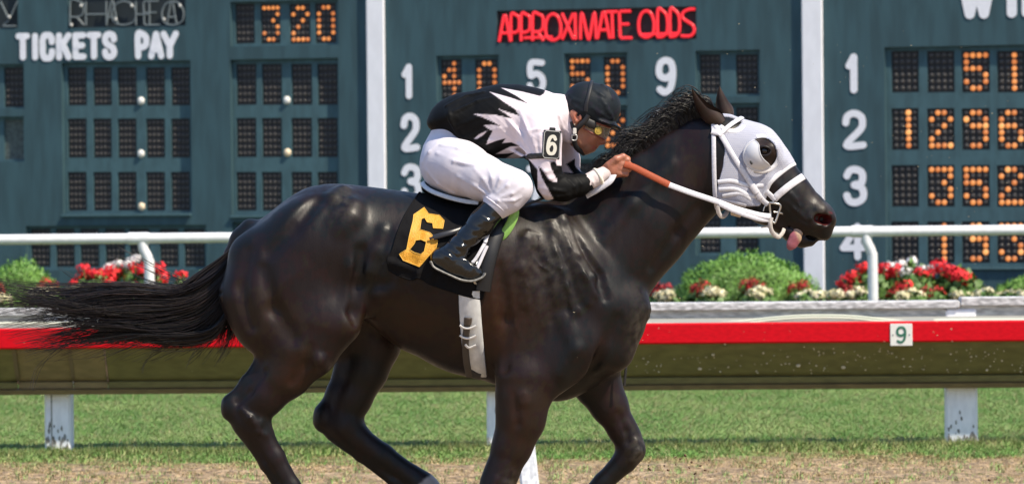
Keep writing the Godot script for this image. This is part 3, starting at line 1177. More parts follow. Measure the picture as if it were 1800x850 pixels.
func flowers(called: String, label: String, cat: String, heads: Array, size: float, meshes: Array, dz: float, leafy := 500, group := "") -> void:
	var cx := 0.0
	var lo := 9999.0
	var hi := -9999.0
	var topy := 9999.0
	for h in heads:
		cx += h[0]
		lo = minf(lo, h[0])
		hi = maxf(hi, h[0])
		topy = minf(topy, h[1])
	cx /= heads.size()
	size *= 1.127
	var z := BED + dz
	var base := W(cx, 520, z)
	base.y = 0.6
	var t := thing(called, label, cat, base, group)
	var fm := MB.new()
	var wide := (W(hi, 500, z).x - W(lo, 500, z).x) * 0.5 + size * 1.1
	var tall := maxf(W(cx, topy + 8, z).y - 0.6, 0.12)
	if leafy: foliage(fm, Vector3.ZERO, Vector3(wide, tall, minf(wide, 0.22)), leafy, 0.068, Color(0.05, 0.12, 0.022), Color(0.14, 0.25, 0.055), 0.8)
	for h in heads:
		var p := W(h[0], h[1], z + rng.randf_range(-0.14, 0.16)) - base
		fm.col = Color(0.09, 0.15, 0.04)
		fm.tube(spline([Vector3(p.x * 0.5, -0.05, p.z * 0.4), Vector3(p.x * 0.8, p.y * 0.55, p.z * 0.8), p], 5), even(0.006, 6), 4, false)
	part("foliage", fm.mesh(), M.leaf, t)
	for h in heads:
		var p := W(h[0], h[1], z + rng.randf_range(-0.14, 0.16)) - base
		var f := part("flower_head", meshes[rng.randi() % meshes.size()], M.petal, t, p)
		f.basis = Basis(Vector3.UP, rng.randf() * TAU).scaled(Vector3.ONE * size * rng.randf_range(0.82, 1.18))

func planting() -> void:
	M.leaf = mat(Color.WHITE, 0.55, 0.0, true)
	M.leaf.backlight_enabled = true
	M.leaf.backlight = Color(0.2, 0.26, 0.08)
	M.petal = mat(Color.WHITE, 0.7, 0.0, true)
	M.petal.backlight_enabled = true
	M.petal.backlight = Color(0.2, 0.1, 0.1)
	var y := W(1250, 527, BED).y - 0.02
	var sm := MB.new()
	sm.box(Vector3(0, y * 0.5, BED - 0.7), Vector3(30.0, y, 3.8), 0.05)
	var o := part("flower_bed", sm.mesh(), noisy(Color(0.16, 0.095, 0.06), 0.4, 1.0, Vector3(2, 2, 2), 0.95, 0.03, 31, 2.0))
	tag(o, "raised bed of brown soil under the bushes and flowers", "", "", "structure")
	bush("round green bush at the left end of the flower bed", -46, 112, 461, -0.35, 5200)
	bush("wide clipped green bush in front of the second white divider post", 1176, 1446, 448, -0.3, 9000)
	bush("green bush cut off by the right edge of the photo", 1738, 1900, 487, -0.4, 3800)
	bush("low green bush between the red geraniums and the horse's tail", 318, 470, 470, -0.5, 4200)
	var red := [head_mesh(1, Color(0.55, 0.006, 0.012), Color(0.85, 0.03, 0.03)), head_mesh(2, Color(0.6, 0.01, 0.015), Color(0.80, 0.02, 0.03)), head_mesh(3, Color(0.5, 0.005, 0.01), Color(0.75, 0.02, 0.03))]
	var dark := [head_mesh(4, Color(0.20, 0.006, 0.01), Color(0.42, 0.015, 0.02), 60, 0.4, 1.0), head_mesh(5, Color(0.25, 0.008, 0.012), Color(0.5, 0.02, 0.02), 60, 0.4, 1.0)]
	var white := [head_mesh(6, Color(0.65, 0.62, 0.6), Color(0.85, 0.82, 0.8)), head_mesh(7, Color(0.7, 0.66, 0.64), Color(0.88, 0.86, 0.84))]
	var cream := [head_mesh(8, Color(0.55, 0.50, 0.26), Color(0.80, 0.75, 0.52), 60, 0.5, 0.7), head_mesh(9, Color(0.5, 0.5, 0.25), Color(0.78, 0.70, 0.5), 60, 0.5, 0.7)]
	var rg := "red geraniums in the flower bed"
	flowers("red_geranium", "big red geranium under the left end of the white pipe rail", "flowering plant", [[146, 473], [155, 481], [167, 482], [143, 491], [133, 499], [151, 497], [180, 482], [189, 488], [200, 477], [190, 496]], 0.072, red, 0.0, 900, rg)
	flowers("red_geranium", "red geranium around the bent foot of the left pipe rail post", "flowering plant", [[237, 470], [253, 478], [277, 473], [284, 490], [229, 493], [243, 501], [262, 494]], 0.072, red, 0.0, 900, rg)
	flowers("red_geranium", "single headed red geranium by the horse's tail", "flowering plant", [[317, 484]], 0.070, red, 0.1, 160, rg)
	flowers("white_geranium", "white geranium in bloom behind the red ones at the left", "flowering plant", [[191, 470], [206, 463], [222, 464], [232, 457], [240, 453]], 0.054, white, -0.15, 250, "white geraniums in the flower bed")
	flowers("red_geranium", "red geranium on both sides of the right pipe rail post", "flowering plant", [[1516, 469], [1501, 485], [1488, 497], [1521, 493], [1513, 501], [1556, 472], [1553, 486], [1546, 479]], 0.072, red, 0.0, 900, rg)
	flowers("red_geranium", "red geranium below the white blooms, under the board's figure 1", "flowering plant", [[1575, 476], [1601, 497], [1592, 503], [1611, 506], [1622, 480], [1634, 483], [1628, 507]], 0.070, red, 0.05, 900, rg)
	flowers("red_geranium", "rightmost red geranium, arching down to the white rail", "flowering plant", [[1651, 467], [1663, 475], [1675, 479], [1686, 480], [1692, 487], [1701, 491], [1711, 501], [1680, 510], [1694, 505], [1683, 487]], 0.072, red, 0.0, 1000, rg)
	flowers("white_geranium", "white geranium in bloom among the red ones at the right", "flowering plant", [[1566, 468], [1584, 464], [1605, 459], [1591, 477], [1609, 489], [1584, 489], [1625, 473], [1636, 475], [1596, 470], [1612, 483]], 0.062, white, -0.12, 500, "white geraniums in the flower bed")
	var dn := [["dark red cockscomb at the left edge of the photo", [[-4, 511]]], ["dark red cockscomb in front of the round left bush", [[80, 499], [71, 505], [94, 505]]], ["dark red cockscomb close to the horse's chest", [[1158, 509], [1150, 515], [1172, 507]]],
		["dark red cockscomb at the left foot of the wide bush", [[1222, 509], [1238, 503], [1230, 515]]], ["dark red cockscomb below the middle of the wide bush", [[1309, 502], [1325, 497], [1318, 510], [1334, 507]]], ["dark red cockscomb at the right foot of the wide bush", [[1396, 508], [1414, 504], [1405, 514]]],
		["dark red cockscomb left of the right pipe rail post", [[1492, 510], [1484, 516], [1501, 515]]], ["dark red cockscomb right of the right pipe rail post", [[1570, 516], [1580, 507], [1590, 513]]], ["dark red cockscomb under the rightmost red geranium", [[1628, 516], [1642, 512], [1650, 519]]]]
	for d in dn: flowers("cockscomb", d[0], "flowering plant", d[1], 0.062, dark, 0.25, 130, "dark red cockscombs along the front of the bed")
	var cn := [["cream flowered plant at the left edge of the photo", [[-2, 524], [10, 526]]], ["cream flowered plant in front of the round left bush", [[60, 515], [72, 511], [85, 514]]], ["cream flowered plant below the big left red geranium", [[124, 512], [138, 509], [130, 516]]],
		["cream flowered plant next to the horse's chest", [[1163, 520], [1176, 517], [1170, 524]]], ["cream flowered plant before the left part of the wide bush", [[1240, 517], [1252, 512], [1264, 517], [1250, 522]]], ["cream flowered plant before the middle of the wide bush", [[1322, 515], [1336, 509], [1350, 514], [1338, 520]]],
		["cream flowered plant at the right end of the wide bush", [[1408, 521], [1422, 516], [1436, 520], [1446, 517]]], ["cream flowered plant between the divider post and the red geraniums", [[1460, 520], [1472, 517]]], ["cream flowered plant just left of the right pipe rail post", [[1496, 518], [1508, 511], [1520, 517]]],
		["cream flowered plant between two cockscombs at the right", [[1590, 521], [1602, 515], [1614, 520]]], ["cream flowered plant where the two white rail boards meet", [[1684, 519], [1698, 521]]], ["pale flowered plant left of the cut off right bush", [[1724, 517], [1738, 513], [1752, 520]]], ["cream flowered plant in front of the cut off right bush", [[1772, 518], [1786, 515], [1800, 519]]]]
	for d in cn: flowers("cream_begonia", d[0], "flowering plant", d[1], 0.062, cream, 0.42, 150, "cream flowers along the front of the bed")

# ---------------------------------------------------------------- the two rails
func frame_at(z: float, tilt: float) -> Transform3D:
	var ax := Vector3(1, 0, tilt).normalized()
	return Transform3D(Basis(ax, Vector3.UP, ax.cross(Vector3.UP)), Vector3(0, 0, z))

func on(tf: Transform3D, px: float, py: float, z := 0.0) -> Vector3:      # a pixel's place on the plane at local depth z
	var inv := tf.affine_inverse()
	var e := inv * EYE
	var d := inv.basis * (view * Vector3((px - 900.0) / F, -(py - 425.0) / F, -1.0))
	return e + d * ((z - e.z) / d.z)

func extrude(prof: Array, x0: float, x1: float) -> ArrayMesh:               # an open profile of (z, y) drawn along x
	var mb := MB.new()
	for i in prof.size() - 1:
		var a: Vector2 = prof[i]
		var b: Vector2 = prof[i + 1]
		mb.quad(Vector3(x0, b.y, b.x), Vector3(x1, b.y, b.x), Vector3(x1, a.y, a.x), Vector3(x0, a.y, a.x))
	for x in [x0, x1]:
		var mid := Vector2.ZERO
		for q in prof: mid += q / prof.size()
		for i in prof.size() - 1:
			mb.quad(Vector3(x, prof[i].y, prof[i].x), Vector3(x, prof[i + 1].y, prof[i + 1].x), Vector3(x, mid.y, mid.x), Vector3(x, mid.y, mid.x))
	return mb.mesh()

func post_mesh(h: float, w: float, d: float) -> ArrayMesh:
	var mb := MB.new()
	mb.box(Vector3(0, h * 0.5, 0), Vector3(w, h, d), 0.014)
	return mb.mesh()

func rail() -> void:
	var tf := frame_at(-9.6, 0.045)
	var t := thing("safety_rail", "red fronted safety rail on white posts with an olive skirt, behind the galloping horse", "rail", Vector3(0, 0, -9.6))
	t.transform = tf
	var red := noisy(Color(0.62, 0.0035, 0.012), 0.85, 1.0, Vector3(1.2, 3, 3), 0.5, 0.03, 41)
	var olive := noisy(Color(0.18, 0.16, 0.055), 0.72, 1.0, Vector3(0.6, 2, 2), 0.6, 0.02, 42)
	var brown := noisy(Color(0.20, 0.14, 0.055), 0.7, 1.0, Vector3(0.6, 2, 2), 0.6, 0.02, 43)
	var worn := noisy(Color(0.66, 0.66, 0.66), 0.45, 1.0, Vector3(1.0, 3, 3), 0.7, 0.022, 44)
	var greyb := noisy(Color(0.52, 0.52, 0.48), 0.6, 1.0, Vector3(0.8, 3, 3), 0.8, 0.02, 45)
	red.metallic_specular = 0.25
	M.red = red
	var zf := 0.34
	var xl := on(tf, -1500, 600).x
	var xr := on(tf, 3300, 600).x
	var y_top := on(tf, 900, 570, zf).y
	var y_mid := on(tf, 900, 606.5, zf).y
	# red front rail with rolled edges
	var rb := MB.new()
	rb.box(Vector3((xl + xr) * 0.5, (y_top + y_mid) * 0.5, zf - 0.03), Vector3(xr - xl, y_top - y_mid, 0.06), 0.009)
	part("red_rail", rb.mesh(), red, t)
	# top sheet sloping back from the red rail
	var ty := on(tf, 900, 561, 0.05).y
	part("top_sheet", extrude([Vector2(zf - 0.062, y_top - 0.006), Vector2(0.06, ty), Vector2(0.058, ty - 0.01), Vector2(zf - 0.064, y_top - 0.018)], xl, xr), mat(Color(0.30, 0.30, 0.27), 0.8), t)
	# skirt panels hanging back from it, with a groove and a lip
	var y1 := on(tf, 900, 608, 0.30).y
	var y2 := on(tf, 900, 662, 0.16).y
	var y3 := on(tf, 900, 687, 0.13).y
	var prof := [Vector2(0.295, y_mid + 0.004), Vector2(0.275, y1 - 0.03), Vector2(0.225, lerpf(y1, y2, 0.5)), Vector2(0.165, y2 + 0.014), Vector2(0.15, y2), Vector2(0.135, y2 - 0.008), Vector2(0.160, y2 - 0.014), Vector2(0.150, y2 - 0.05), Vector2(0.132, y2 - 0.056)]
	var cuts := [-1500, -700, 27, 125, 186, 1010, 1950, 3300]
	for i in cuts.size() - 1:
		var a := on(tf, cuts[i], 640, 0.22).x + 0.004
		var b := on(tf, cuts[i + 1], 640, 0.22).x - 0.004
		var pr := prof
		if i in [2]:
			pr = []
			for q in prof: pr.append(q + Vector2(-0.012, 0))
		part("skirt_panel", extrude(pr, a, b), noisy(Color(0.25, 0.19, 0.085), 0.72, 1.0, Vector3(0.6, 2, 2), 0.6, 0.02, 49) if i in [2, 3] else olive, t)
	part("skirt_lip", extrude([Vector2(0.13, y2 - 0.05), Vector2(0.168, y2 - 0.062), Vector2(0.160, y3), Vector2(0.10, y3), Vector2(0.10, y2 - 0.05)], xl, xr), brown, t)
	for q in [27, 125]:
		var c := on(tf, q, 640, 0.22).x
		var sp := []
		for w in prof.slice(0, 5): sp.append(w + Vector2(0.004, 0))
		part("seam_strip", extrude(sp, c - 0.012, c + 0.012), mat(Color(0.16, 0.12, 0.06), 0.8), t)
	# posts
	var ptop := on(tf, 1690, 541, 0.0).y
	M.post = noisy(Color(0.90, 0.90, 0.92), 0.9, 1.0, Vector3(2, 0.8, 2), 0.6, 0.02, 46)
	var dirt := noisy(Color(0.40, 0.38, 0.35), 0.35, 1.0, Vector3(6, 6, 6), 0.9, 0.02, 47)
	for q in [[103, 46], [884, 56], [1690, 56], [2490, 56], [3280, 56], [-690, 56], [-1480, 56]]:
		var c := on(tf, q[0], 700, 0.0)
		var w: float = q[1] * 25.5 / F
		var pm := part("post", post_mesh(ptop, w, 0.16), M.post, t, Vector3(c.x, 0, 0))
		var km := MB.new()                       # flaking, splashed foot of the post
		for k in 60:
			var px := rng.randf_range(-0.5, 0.5) * w
			var py := absf(rng.randfn()) * 0.07 - 0.01
			var s := rng.randf_range(0.006, 0.024)
			if absf(px) + s * 0.5 > w * 0.5: continue
			var n := 7
			var k0 := km.add(Vector3(px, py + s, 0.0822), Vector3(0, 0, 1))
			for j in n:
				var an := TAU * j / n
				km.add(Vector3(px + cos(an) * s * rng.randf_range(0.3, 0.5), py + s + sin(an) * s * rng.randf_range(0.5, 1.3), 0.0822), Vector3(0, 0, 1))
			for j in n: km.tri(k0, k0 + 1 + (j + 1) % n, k0 + 1 + j)
		tag(part("peeling_paint", km.mesh(), dirt, pm), "", "", "", "stuff")
		if q[0] == 103:
			var em := MB.new()
			em.box(Vector3(-w * 0.22, 0.32, 0.083), Vector3(0.006, 0.56, 0.006))
			part("joint_line", em.mesh(), dirt, pm)
	# weathered top boards and the grey board under them
	for q in [[-1500, 1687, 528.0, 541.5], [1687.6, 3300, 522.5, 537.5]]:
		var a := on(tf, q[0], 530, 0.02).x
		var b := on(tf, q[1], 530, 0.02).x
		var px: float = clampf(q[0], 1100, 1800)
		var ya := on(tf, 1690, q[2], 0.09).y
		var yb := on(tf, 1690, q[3], 0.09).y
		var bm := MB.new()
		bm.box(Vector3((a + b) * 0.5, (ya + yb) * 0.5, 0.0), Vector3(b - a - 0.003, ya - yb, 0.2), 0.006)
		part("top_board", bm.mesh(), worn, t)
		var gm := MB.new()
		var yc := on(tf, 1690, 590, 0.0).y
		gm.box(Vector3((a + b) * 0.5, (yb + yc) * 0.5 - 0.002, 0.055), Vector3(b - a - 0.002, yb - yc, 0.03))
		part("back_board", gm.mesh(), greyb, t)
	# the number plate
	var c9 := on(tf, 1585, 588, zf + 0.004)
	var nm := MB.new()
	var pw := 39.0 * 25.0 / F
	nm.box(Vector3.ZERO, Vector3(pw, pw, 0.006), 0.002)
	var plate := part("number_plate", nm.mesh(), mat(Color(0.74, 0.73, 0.68), 0.5), t, c9)
	var dm := MB.new()
	for st in STROKES["9"]:
		var arr := []
		for q in st: arr.append(Vector3((q[0] - 0.5) * pw * 0.36, (q[1] - 0.5) * pw * 0.66, 0))
		var pts := PackedVector2Array()
		for q in spline(arr, 30): pts.append(Vector2(q.x, q.y))
		stroke_solid(dm, pts, 0.0068, 0.0, 0.003)
	part("number", dm.mesh(), mat(Color(0.012, 0.13, 0.075), 0.5), plate, Vector3(0, 0, 0.003))
	for s in [-1.0, 1.0]:
		var sb := MB.new()
		sb.ball(Vector3.ZERO, Vector3(0.005, 0.005, 0.004), 8, 4)
		part("screw", sb.mesh(), mat(Color(0.2, 0.2, 0.2), 0.4, 0.8), plate, Vector3(s * pw * 0.37, 0, 0.004))
	var kb := MB.new()
	kb.box(Vector3.ZERO, Vector3(0.03, 0.022, 0.02), 0.003)
	part("end_clip", kb.mesh(), worn, t, on(tf, 458, 607, zf + 0.004))

	# splashes of pale mud on the skirt
	var sp := MB.new()
	for i in 170:
		var px := rng.randf_range(1100, 1800) if rng.randf() < 0.75 else rng.randf_range(0, 1800)
		var u := rng.randf()
		var zz := lerpf(0.268, 0.175, u) + 0.006
		var p := on(tf, px, lerpf(612, 656, u), zz)
		var s := rng.randf_range(0.002, 0.006) * (2.4 if rng.randf() < 0.04 else 1.0)
		sp.ball(p, Vector3(s * rng.randf_range(0.8, 2.0), s, s * 0.5), 5, 3)
	for i in 45:
		var p := on(tf, rng.randf_range(0, 1800), rng.randf_range(572, 605), zf + 0.001)
		var s := rng.randf_range(0.001, 0.003)
		sp.ball(p, Vector3(s * rng.randf_range(1.0, 3.5), s, 0.001), 5, 3, false, Basis(Vector3.BACK, rng.randf_range(-0.5, 0.5)))
	tag(part("mud_splash", sp.mesh(), mat(Color(0.55, 0.47, 0.30), 0.9), t), "", "", "", "stuff")

	# pale hose lying along the rail top
	var hm := MB.new()
	for j in 2:
		var pts := []
		for q in [[-1400, 571], [60, 567], [300, 566], [700, 566], [1100, 567], [1240, 566.5], [1300, 564.5], [1350, 559], [1400, 555], [1450, 554], [1500, 555.5], [1545, 560], [1590, 563.5], [1650, 563.5], [1800, 561], [3200, 560]]:
			pts.append(on(tf, q[0], q[1] + j * (1.5 if q[0] < 1300 or q[0] > 1560 else 4.0), 0.19 + j * 0.035))
		hm.tube(spline(pts, 90), even(0.0075, 91), 7)
	var hose := part("hose", hm.mesh(), mat(Color(0.62, 0.64, 0.50), 0.45))
	hose.transform = tf
	tag(hose, "pale cream double hose lying along the top of the red rail, humped at the right", "hose")

	# a leaning grey white stake by the track
	var a := W(931, 850, -4.6)
	var b := W(915, 700, -4.9)
	var foot := a + (a - b) * (a.y / (b.y - a.y))
	foot.y = 0.0
	var st := MB.new()
	var up := b - foot
	var ln := up.length() + 0.1
	st.box(Vector3(0, ln * 0.5, 0), Vector3(0.094, ln, 0.08), 0.01)
	var so := part("leaning_stake", st.mesh(), noisy(Color(0.58, 0.60, 0.63), 0.6, 1.0, Vector3(3, 2, 3), 0.7, 0.02, 48), null, foot)
	so.basis = Basis(Quaternion(Vector3.UP, up.normalized()))
	tag(so, "grey white stake leaning beside the track behind the horse's near foreleg", "stake")

func pipe_fence() -> void:
	var tf := frame_at(-17.6, 0.0)
	var t := thing("pipe_fence", "white pipe rail on bent posts in front of the flower bed", "fence", Vector3(0, 0, -17.6))
	var y := on(tf, 900, 412.5).y
	var white := noisy(Color(0.80, 0.80, 0.81), 0.88, 1.0, Vector3(1, 1, 1), 0.35, 0.02, 51)
	var pm := MB.new()
	pm.tube(PackedVector3Array([Vector3(-13, y, 0), Vector3(13, y, 0)]), even(0.042, 2), 20)
	part("pipe", pm.mesh(), white, t)
	for q in [243, 1516, 2790, -1030, 4060, -2300]:
		var x := on(tf, q, 410).x
		var sm := MB.new()
		sm.tube(PackedVector3Array([Vector3(x - 0.09, y, 0), Vector3(x - 0.085, y, 0), Vector3(x + 0.085, y, 0), Vector3(x + 0.09, y, 0)]), PackedFloat32Array([0.043, 0.049, 0.049, 0.043]), 20)
		part("sleeve", sm.mesh(), white, t)
		var bm := MB.new()
		bm.tube(spline([Vector3(x + 0.03, y - 0.01, 0), Vector3(x + 0.04, y - 0.09, 0.0), Vector3(x + 0.075, y - 0.17, 0), Vector3(x + 0.085, y - 0.3, 0), Vector3(x + 0.09, 0.0, 0)], 24), even(0.042, 25), 14)
		part("bent_post", bm.mesh(), white, t)

# ---------------------------------------------------------------- the horse
var HF := Field.new()                 # its body
var horse_root: Node3D
var horse_base := Vector3.ZERO
var HT := Transform3D()               # drawing space to the horse's own space

func ridge(f: Field, st: Array, s := 1.0, k := 6.0, kind := 0, gain := 1.0) -> void:
	# st: [x, y, radius, lift]; a cord lying on the near surface, standing lift above it (or, carved, lift deep into it)
	var pts := []
	for q in st:
		var z := f.exact_side(q[0], q[1])
		var l: float = q[3] * gain
		pts.append([P(q[0], q[1], z - q[2] + l if kind == 0 else z + q[2] - l), q[2]])
	f.chain(pts, s, k, kind)

func both(f: Field, st: Array, s := 1.0, k := 10.0, kind := 0) -> void:      # the same on the near and the far side
	for sg in [1.0, -1.0]:
		var a := []
		for q in st: a.append([P(q[0], q[1], q[2] * sg), q[3]])
		f.chain(a, s, k, kind)

func limb(f: Field, st: Array, s := 1.0, k := 10.0) -> void:
	var a := []
	for q in st: a.append([P(q[0], q[1], q[2]), q[3]])
	f.chain(a, s, k)

func horse_shape(f: Field) -> void:
	var tops := [[396, 512], [400, 490], [405, 474], [416, 444], [431, 415], [446, 396], [475, 372], [508, 347], [538, 330.5], [571, 323.5], [600, 323], [624, 325], [689, 333], [739, 340], [800, 349], [850, 353], [900, 350], [945, 352], [985, 362], [1040, 398], [1085, 442], [1112, 485], [1128, 515], [1138, 548]]
	var bots := [[396, 514], [400, 528], [405, 540], [416, 552], [446, 560], [508, 562], [571, 560], [624, 558], [647, 567], [667, 585], [701, 611], [735, 627], [760, 641], [787, 653], [815, 660.5], [845, 667], [873, 677], [915, 692], [961, 704], [985, 705], [1006, 700], [1030, 689], [1053, 675], [1081, 655], [1095, 638], [1108, 616], [1120, 599], [1132, 580], [1138, 552]]
	var wids := [[396, 14], [402, 48], [416, 72], [446, 98], [508, 116], [571, 119], [624, 113], [667, 108], [735, 114], [815, 122], [873, 117], [940, 104], [1006, 96], [1053, 88], [1091, 74], [1118, 56], [1132, 36], [1138, 12]]
	var eggs := [[396, 0.0], [500, 0.0], [600, -0.06], [700, -0.10], [800, -0.16], [900, -0.30], [960, -0.32], [1040, -0.15], [1138, 0.0]]
	f.x0 = 396
	for x in range(396, 1139):
		f.top.append(table(tops, x))
		f.bot.append(table(bots, x))
		f.wid.append(table(wids, x))
		f.egg.append(table(eggs, x))
	var tr := Prim.new()
	tr.kind = 2
	tr.k = 22.0
	f.prims.append(tr)
	# neck
	limb(f, [[1060, 450, 0, 108], [1122, 393, 0, 90]], 1.62, 26)
	limb(f, [[1122, 393, 0, 90], [1167, 352, 0, 81]], 1.8, 20)
	limb(f, [[1167, 352, 0, 81], [1208, 314, 0, 76], [1246, 288, 0, 78]], 1.95, 16)
	limb(f, [[1000, 372, 0, 26], [1060, 338, 0, 22], [1120, 293, 0, 17], [1170, 261, 0, 14], [1215, 229, 0, 13]], 1.1, 26)      # crest
	# head
	limb(f, [[1270, 284, 0, 82], [1312, 292, 0, 73]], 1.72, 14)
	limb(f, [[1312, 292, 0, 73], [1340, 312, 0, 58]], 1.6, 14)
	limb(f, [[1340, 312, 0, 58], [1366, 336, 0, 51], [1386, 352, 0, 46]], 1.5, 12)
	limb(f, [[1386, 352, 0, 46], [1410, 371, 0, 38], [1430, 382, 0, 34]], 1.4, 12)
	limb(f, [[1430, 382, 0, 35], [1443, 386, 0, 27]], 1.1, 12)
	limb(f, [[1440, 395, 0, 24], [1449, 410, 0, 13]], 0.85, 10)                   # upper lip
	limb(f, [[1420, 395, 0, 20], [1440, 409, 0, 14]], 0.9, 8)
	# lower jaw and lip
	limb(f, [[1300, 340, 0, 30], [1340, 372, 0, 20], [1366, 390, 0, 15], [1392, 410, 0, 14], [1410, 421, 0, 13], [1425, 424, 0, 9]], 0.75, 8)
	both(f, [[1282, 318, 26, 46], [1300, 330, 26, 34]], 2.0, 12)                       # cheek
	both(f, [[1330, 268, 34, 16], [1352, 262, 32, 13], [1368, 282, 28, 9]], 1.0, 12)      # brow
	both(f, [[1352, 318, 31, 9], [1395, 352, 24, 7]], 1.0, 9)                           # facial crest
	both(f, [[1442, 372, 16, 15], [1456, 384, 14, 12]], 1.0, 8)                            # nostril wing
	# hind quarters, near side (z > 0) and far side
	for sg in [1.0, -1.0]:
		limb(f, [[455, 455, 50 * sg, 52], [450, 520, 58 * sg, 54], [470, 565, 66 * sg, 48]] if sg > 0 else [[455, 470, -50, 46], [500, 540, -60, 54]], 1.15, 24)
		limb(f, [[540, 430, 62 * sg, 74], [555, 520, 74 * sg, 62]], 1.5, 24)
	limb(f, [[520, 520, 66, 92], [556, 566, 78, 67]], 1.6, 26)
	limb(f, [[470, 560, 66, 55], [512, 604, 74, 52]], 1.3, 24)
	limb(f, [[556, 566, 80, 66], [543, 606, 80, 56]], 1.5, 16)                         # stifle
	limb(f, [[536, 608, 78, 54], [507, 652, 76, 42], [468, 692, 74, 34], [448, 716, 72, 31]], 1.25, 16)   # gaskin
	limb(f, [[474, 618, 74, 14], [437, 668, 72, 9], [409, 704, 71, 12], [408, 720, 71, 12]], 0.9, 12)      # Achilles tendon and point of hock
	limb(f, [[418, 716, 72, 22], [446, 738, 72, 30], [458, 758, 72, 25]], 1.25, 12)                         # hock
	limb(f, [[456, 752, 72, 24], [484, 800, 72, 20], [514, 852, 70, 18], [545, 905, 70, 17]], 1.25, 8)
	limb(f, [[428, 745, 71, 12], [470, 812, 71, 9], [498, 858, 69, 9], [532, 912, 69, 12]], 1.0, 8)          # tendon behind the cannon
	limb(f, [[545, 905, 70, 18], [553, 922, 70, 23], [584, 952, 70, 17], [604, 965, 70, 20]], 1.1, 10)
	limb(f, [[604, 962, 70, 21], [622, 990, 70, 30]], 1.0, 6)
	# far hind
	limb(f, [[560, 500, -66, 90], [622, 568, -76, 68]], 1.5, 24)
	limb(f, [[622, 568, -76, 68], [651, 606, -76, 50]], 1.4, 16)
	limb(f, [[648, 606, -76, 50], [636, 652, -75, 42], [614, 700, -74, 36], [602, 730, -72, 33]], 1.25, 14)
	limb(f, [[600, 630, -74, 12], [582, 690, -73, 9], [564, 728, -72, 13], [561, 745, -72, 12]], 0.9, 12)
	limb(f, [[572, 744, -72, 23], [602, 754, -72, 32], [620, 772, -72, 27]], 1.2, 12)
	limb(f, [[616, 770, -72, 26], [670, 806, -72, 21], [722, 842, -72, 19], [745, 858, -72, 20]], 1.2, 8)
	limb(f, [[580, 765, -72, 11], [630, 806, -72, 9], [690, 852, -72, 9], [728, 875, -72, 11]], 1.0, 8)
	limb(f, [[740, 856, -72, 22], [752, 870, -72, 22], [790, 905, -72, 16], [812, 925, -72, 20]], 1.1, 10)
	limb(f, [[812, 922, -72, 21], [828, 950, -72, 29]], 1.0, 6)
	# fore quarters
	both(f, [[965, 405, 52, 44], [1000, 470, 62, 52], [1050, 540, 62, 54]], 1.7, 24)          # shoulder blade
	both(f, [[935, 520, 66, 66], [925, 600, 70, 58]], 1.7, 26)                              # triceps
	both(f, [[1098, 540, 34, 44], [1072, 610, 40, 44]], 1.2, 22)                             # breast
	limb(f, [[1010, 600, 66, 60], [950, 655, 74, 48]], 1.5, 22)
	limb(f, [[918, 660, 76, 48], [918, 700, 76, 43], [915, 735, 76, 39], [900, 780, 75, 32], [882, 826, 74, 27], [873, 850, 74, 27]], 1.25, 18)
	limb(f, [[873, 848, 74, 28], [866, 880, 74, 28], [860, 905, 74, 20]], 1.2, 10)
	limb(f, [[862, 900, 74, 19], [846, 985, 74, 17]], 1.15, 8)
	limb(f, [[846, 985, 74, 18], [843, 1000, 74, 22], [858, 1030, 74, 17], [864, 1042, 74, 20]], 1.1, 10)
	limb(f, [[862, 1036, 74, 21], [872, 1052, 74, 27]], 1.0, 6)
	# far fore, folding at the knee
	limb(f, [[1030, 620, -60, 62], [1050, 676, -62, 42]], 1.3, 22)
	limb(f, [[1050, 672, -62, 41], [1072, 715, -62, 32], [1096, 758, -62, 24], [1108, 780, -62, 23]], 1.2, 14)
	limb(f, [[1106, 772, -62, 23], [1111, 795, -62, 25], [1100, 814, -62, 20]], 1.15, 8)
	limb(f, [[1100, 814, -62, 21], [1062, 852, -62, 17], [1018, 896, -62, 16]], 1.15, 8)
	limb(f, [[1018, 896, -62, 17], [1004, 908, -62, 21], [968, 905, -62, 16], [950, 900, -62, 18]], 1.1, 10)
	limb(f, [[952, 900, -62, 19], [926, 890, -62, 26]], 1.0, 6)
	# dock of the tail
	limb(f, [[440, 404, 0, 20], [424, 420, 0, 17], [405, 446, 0, 13]], 1.0, 14)

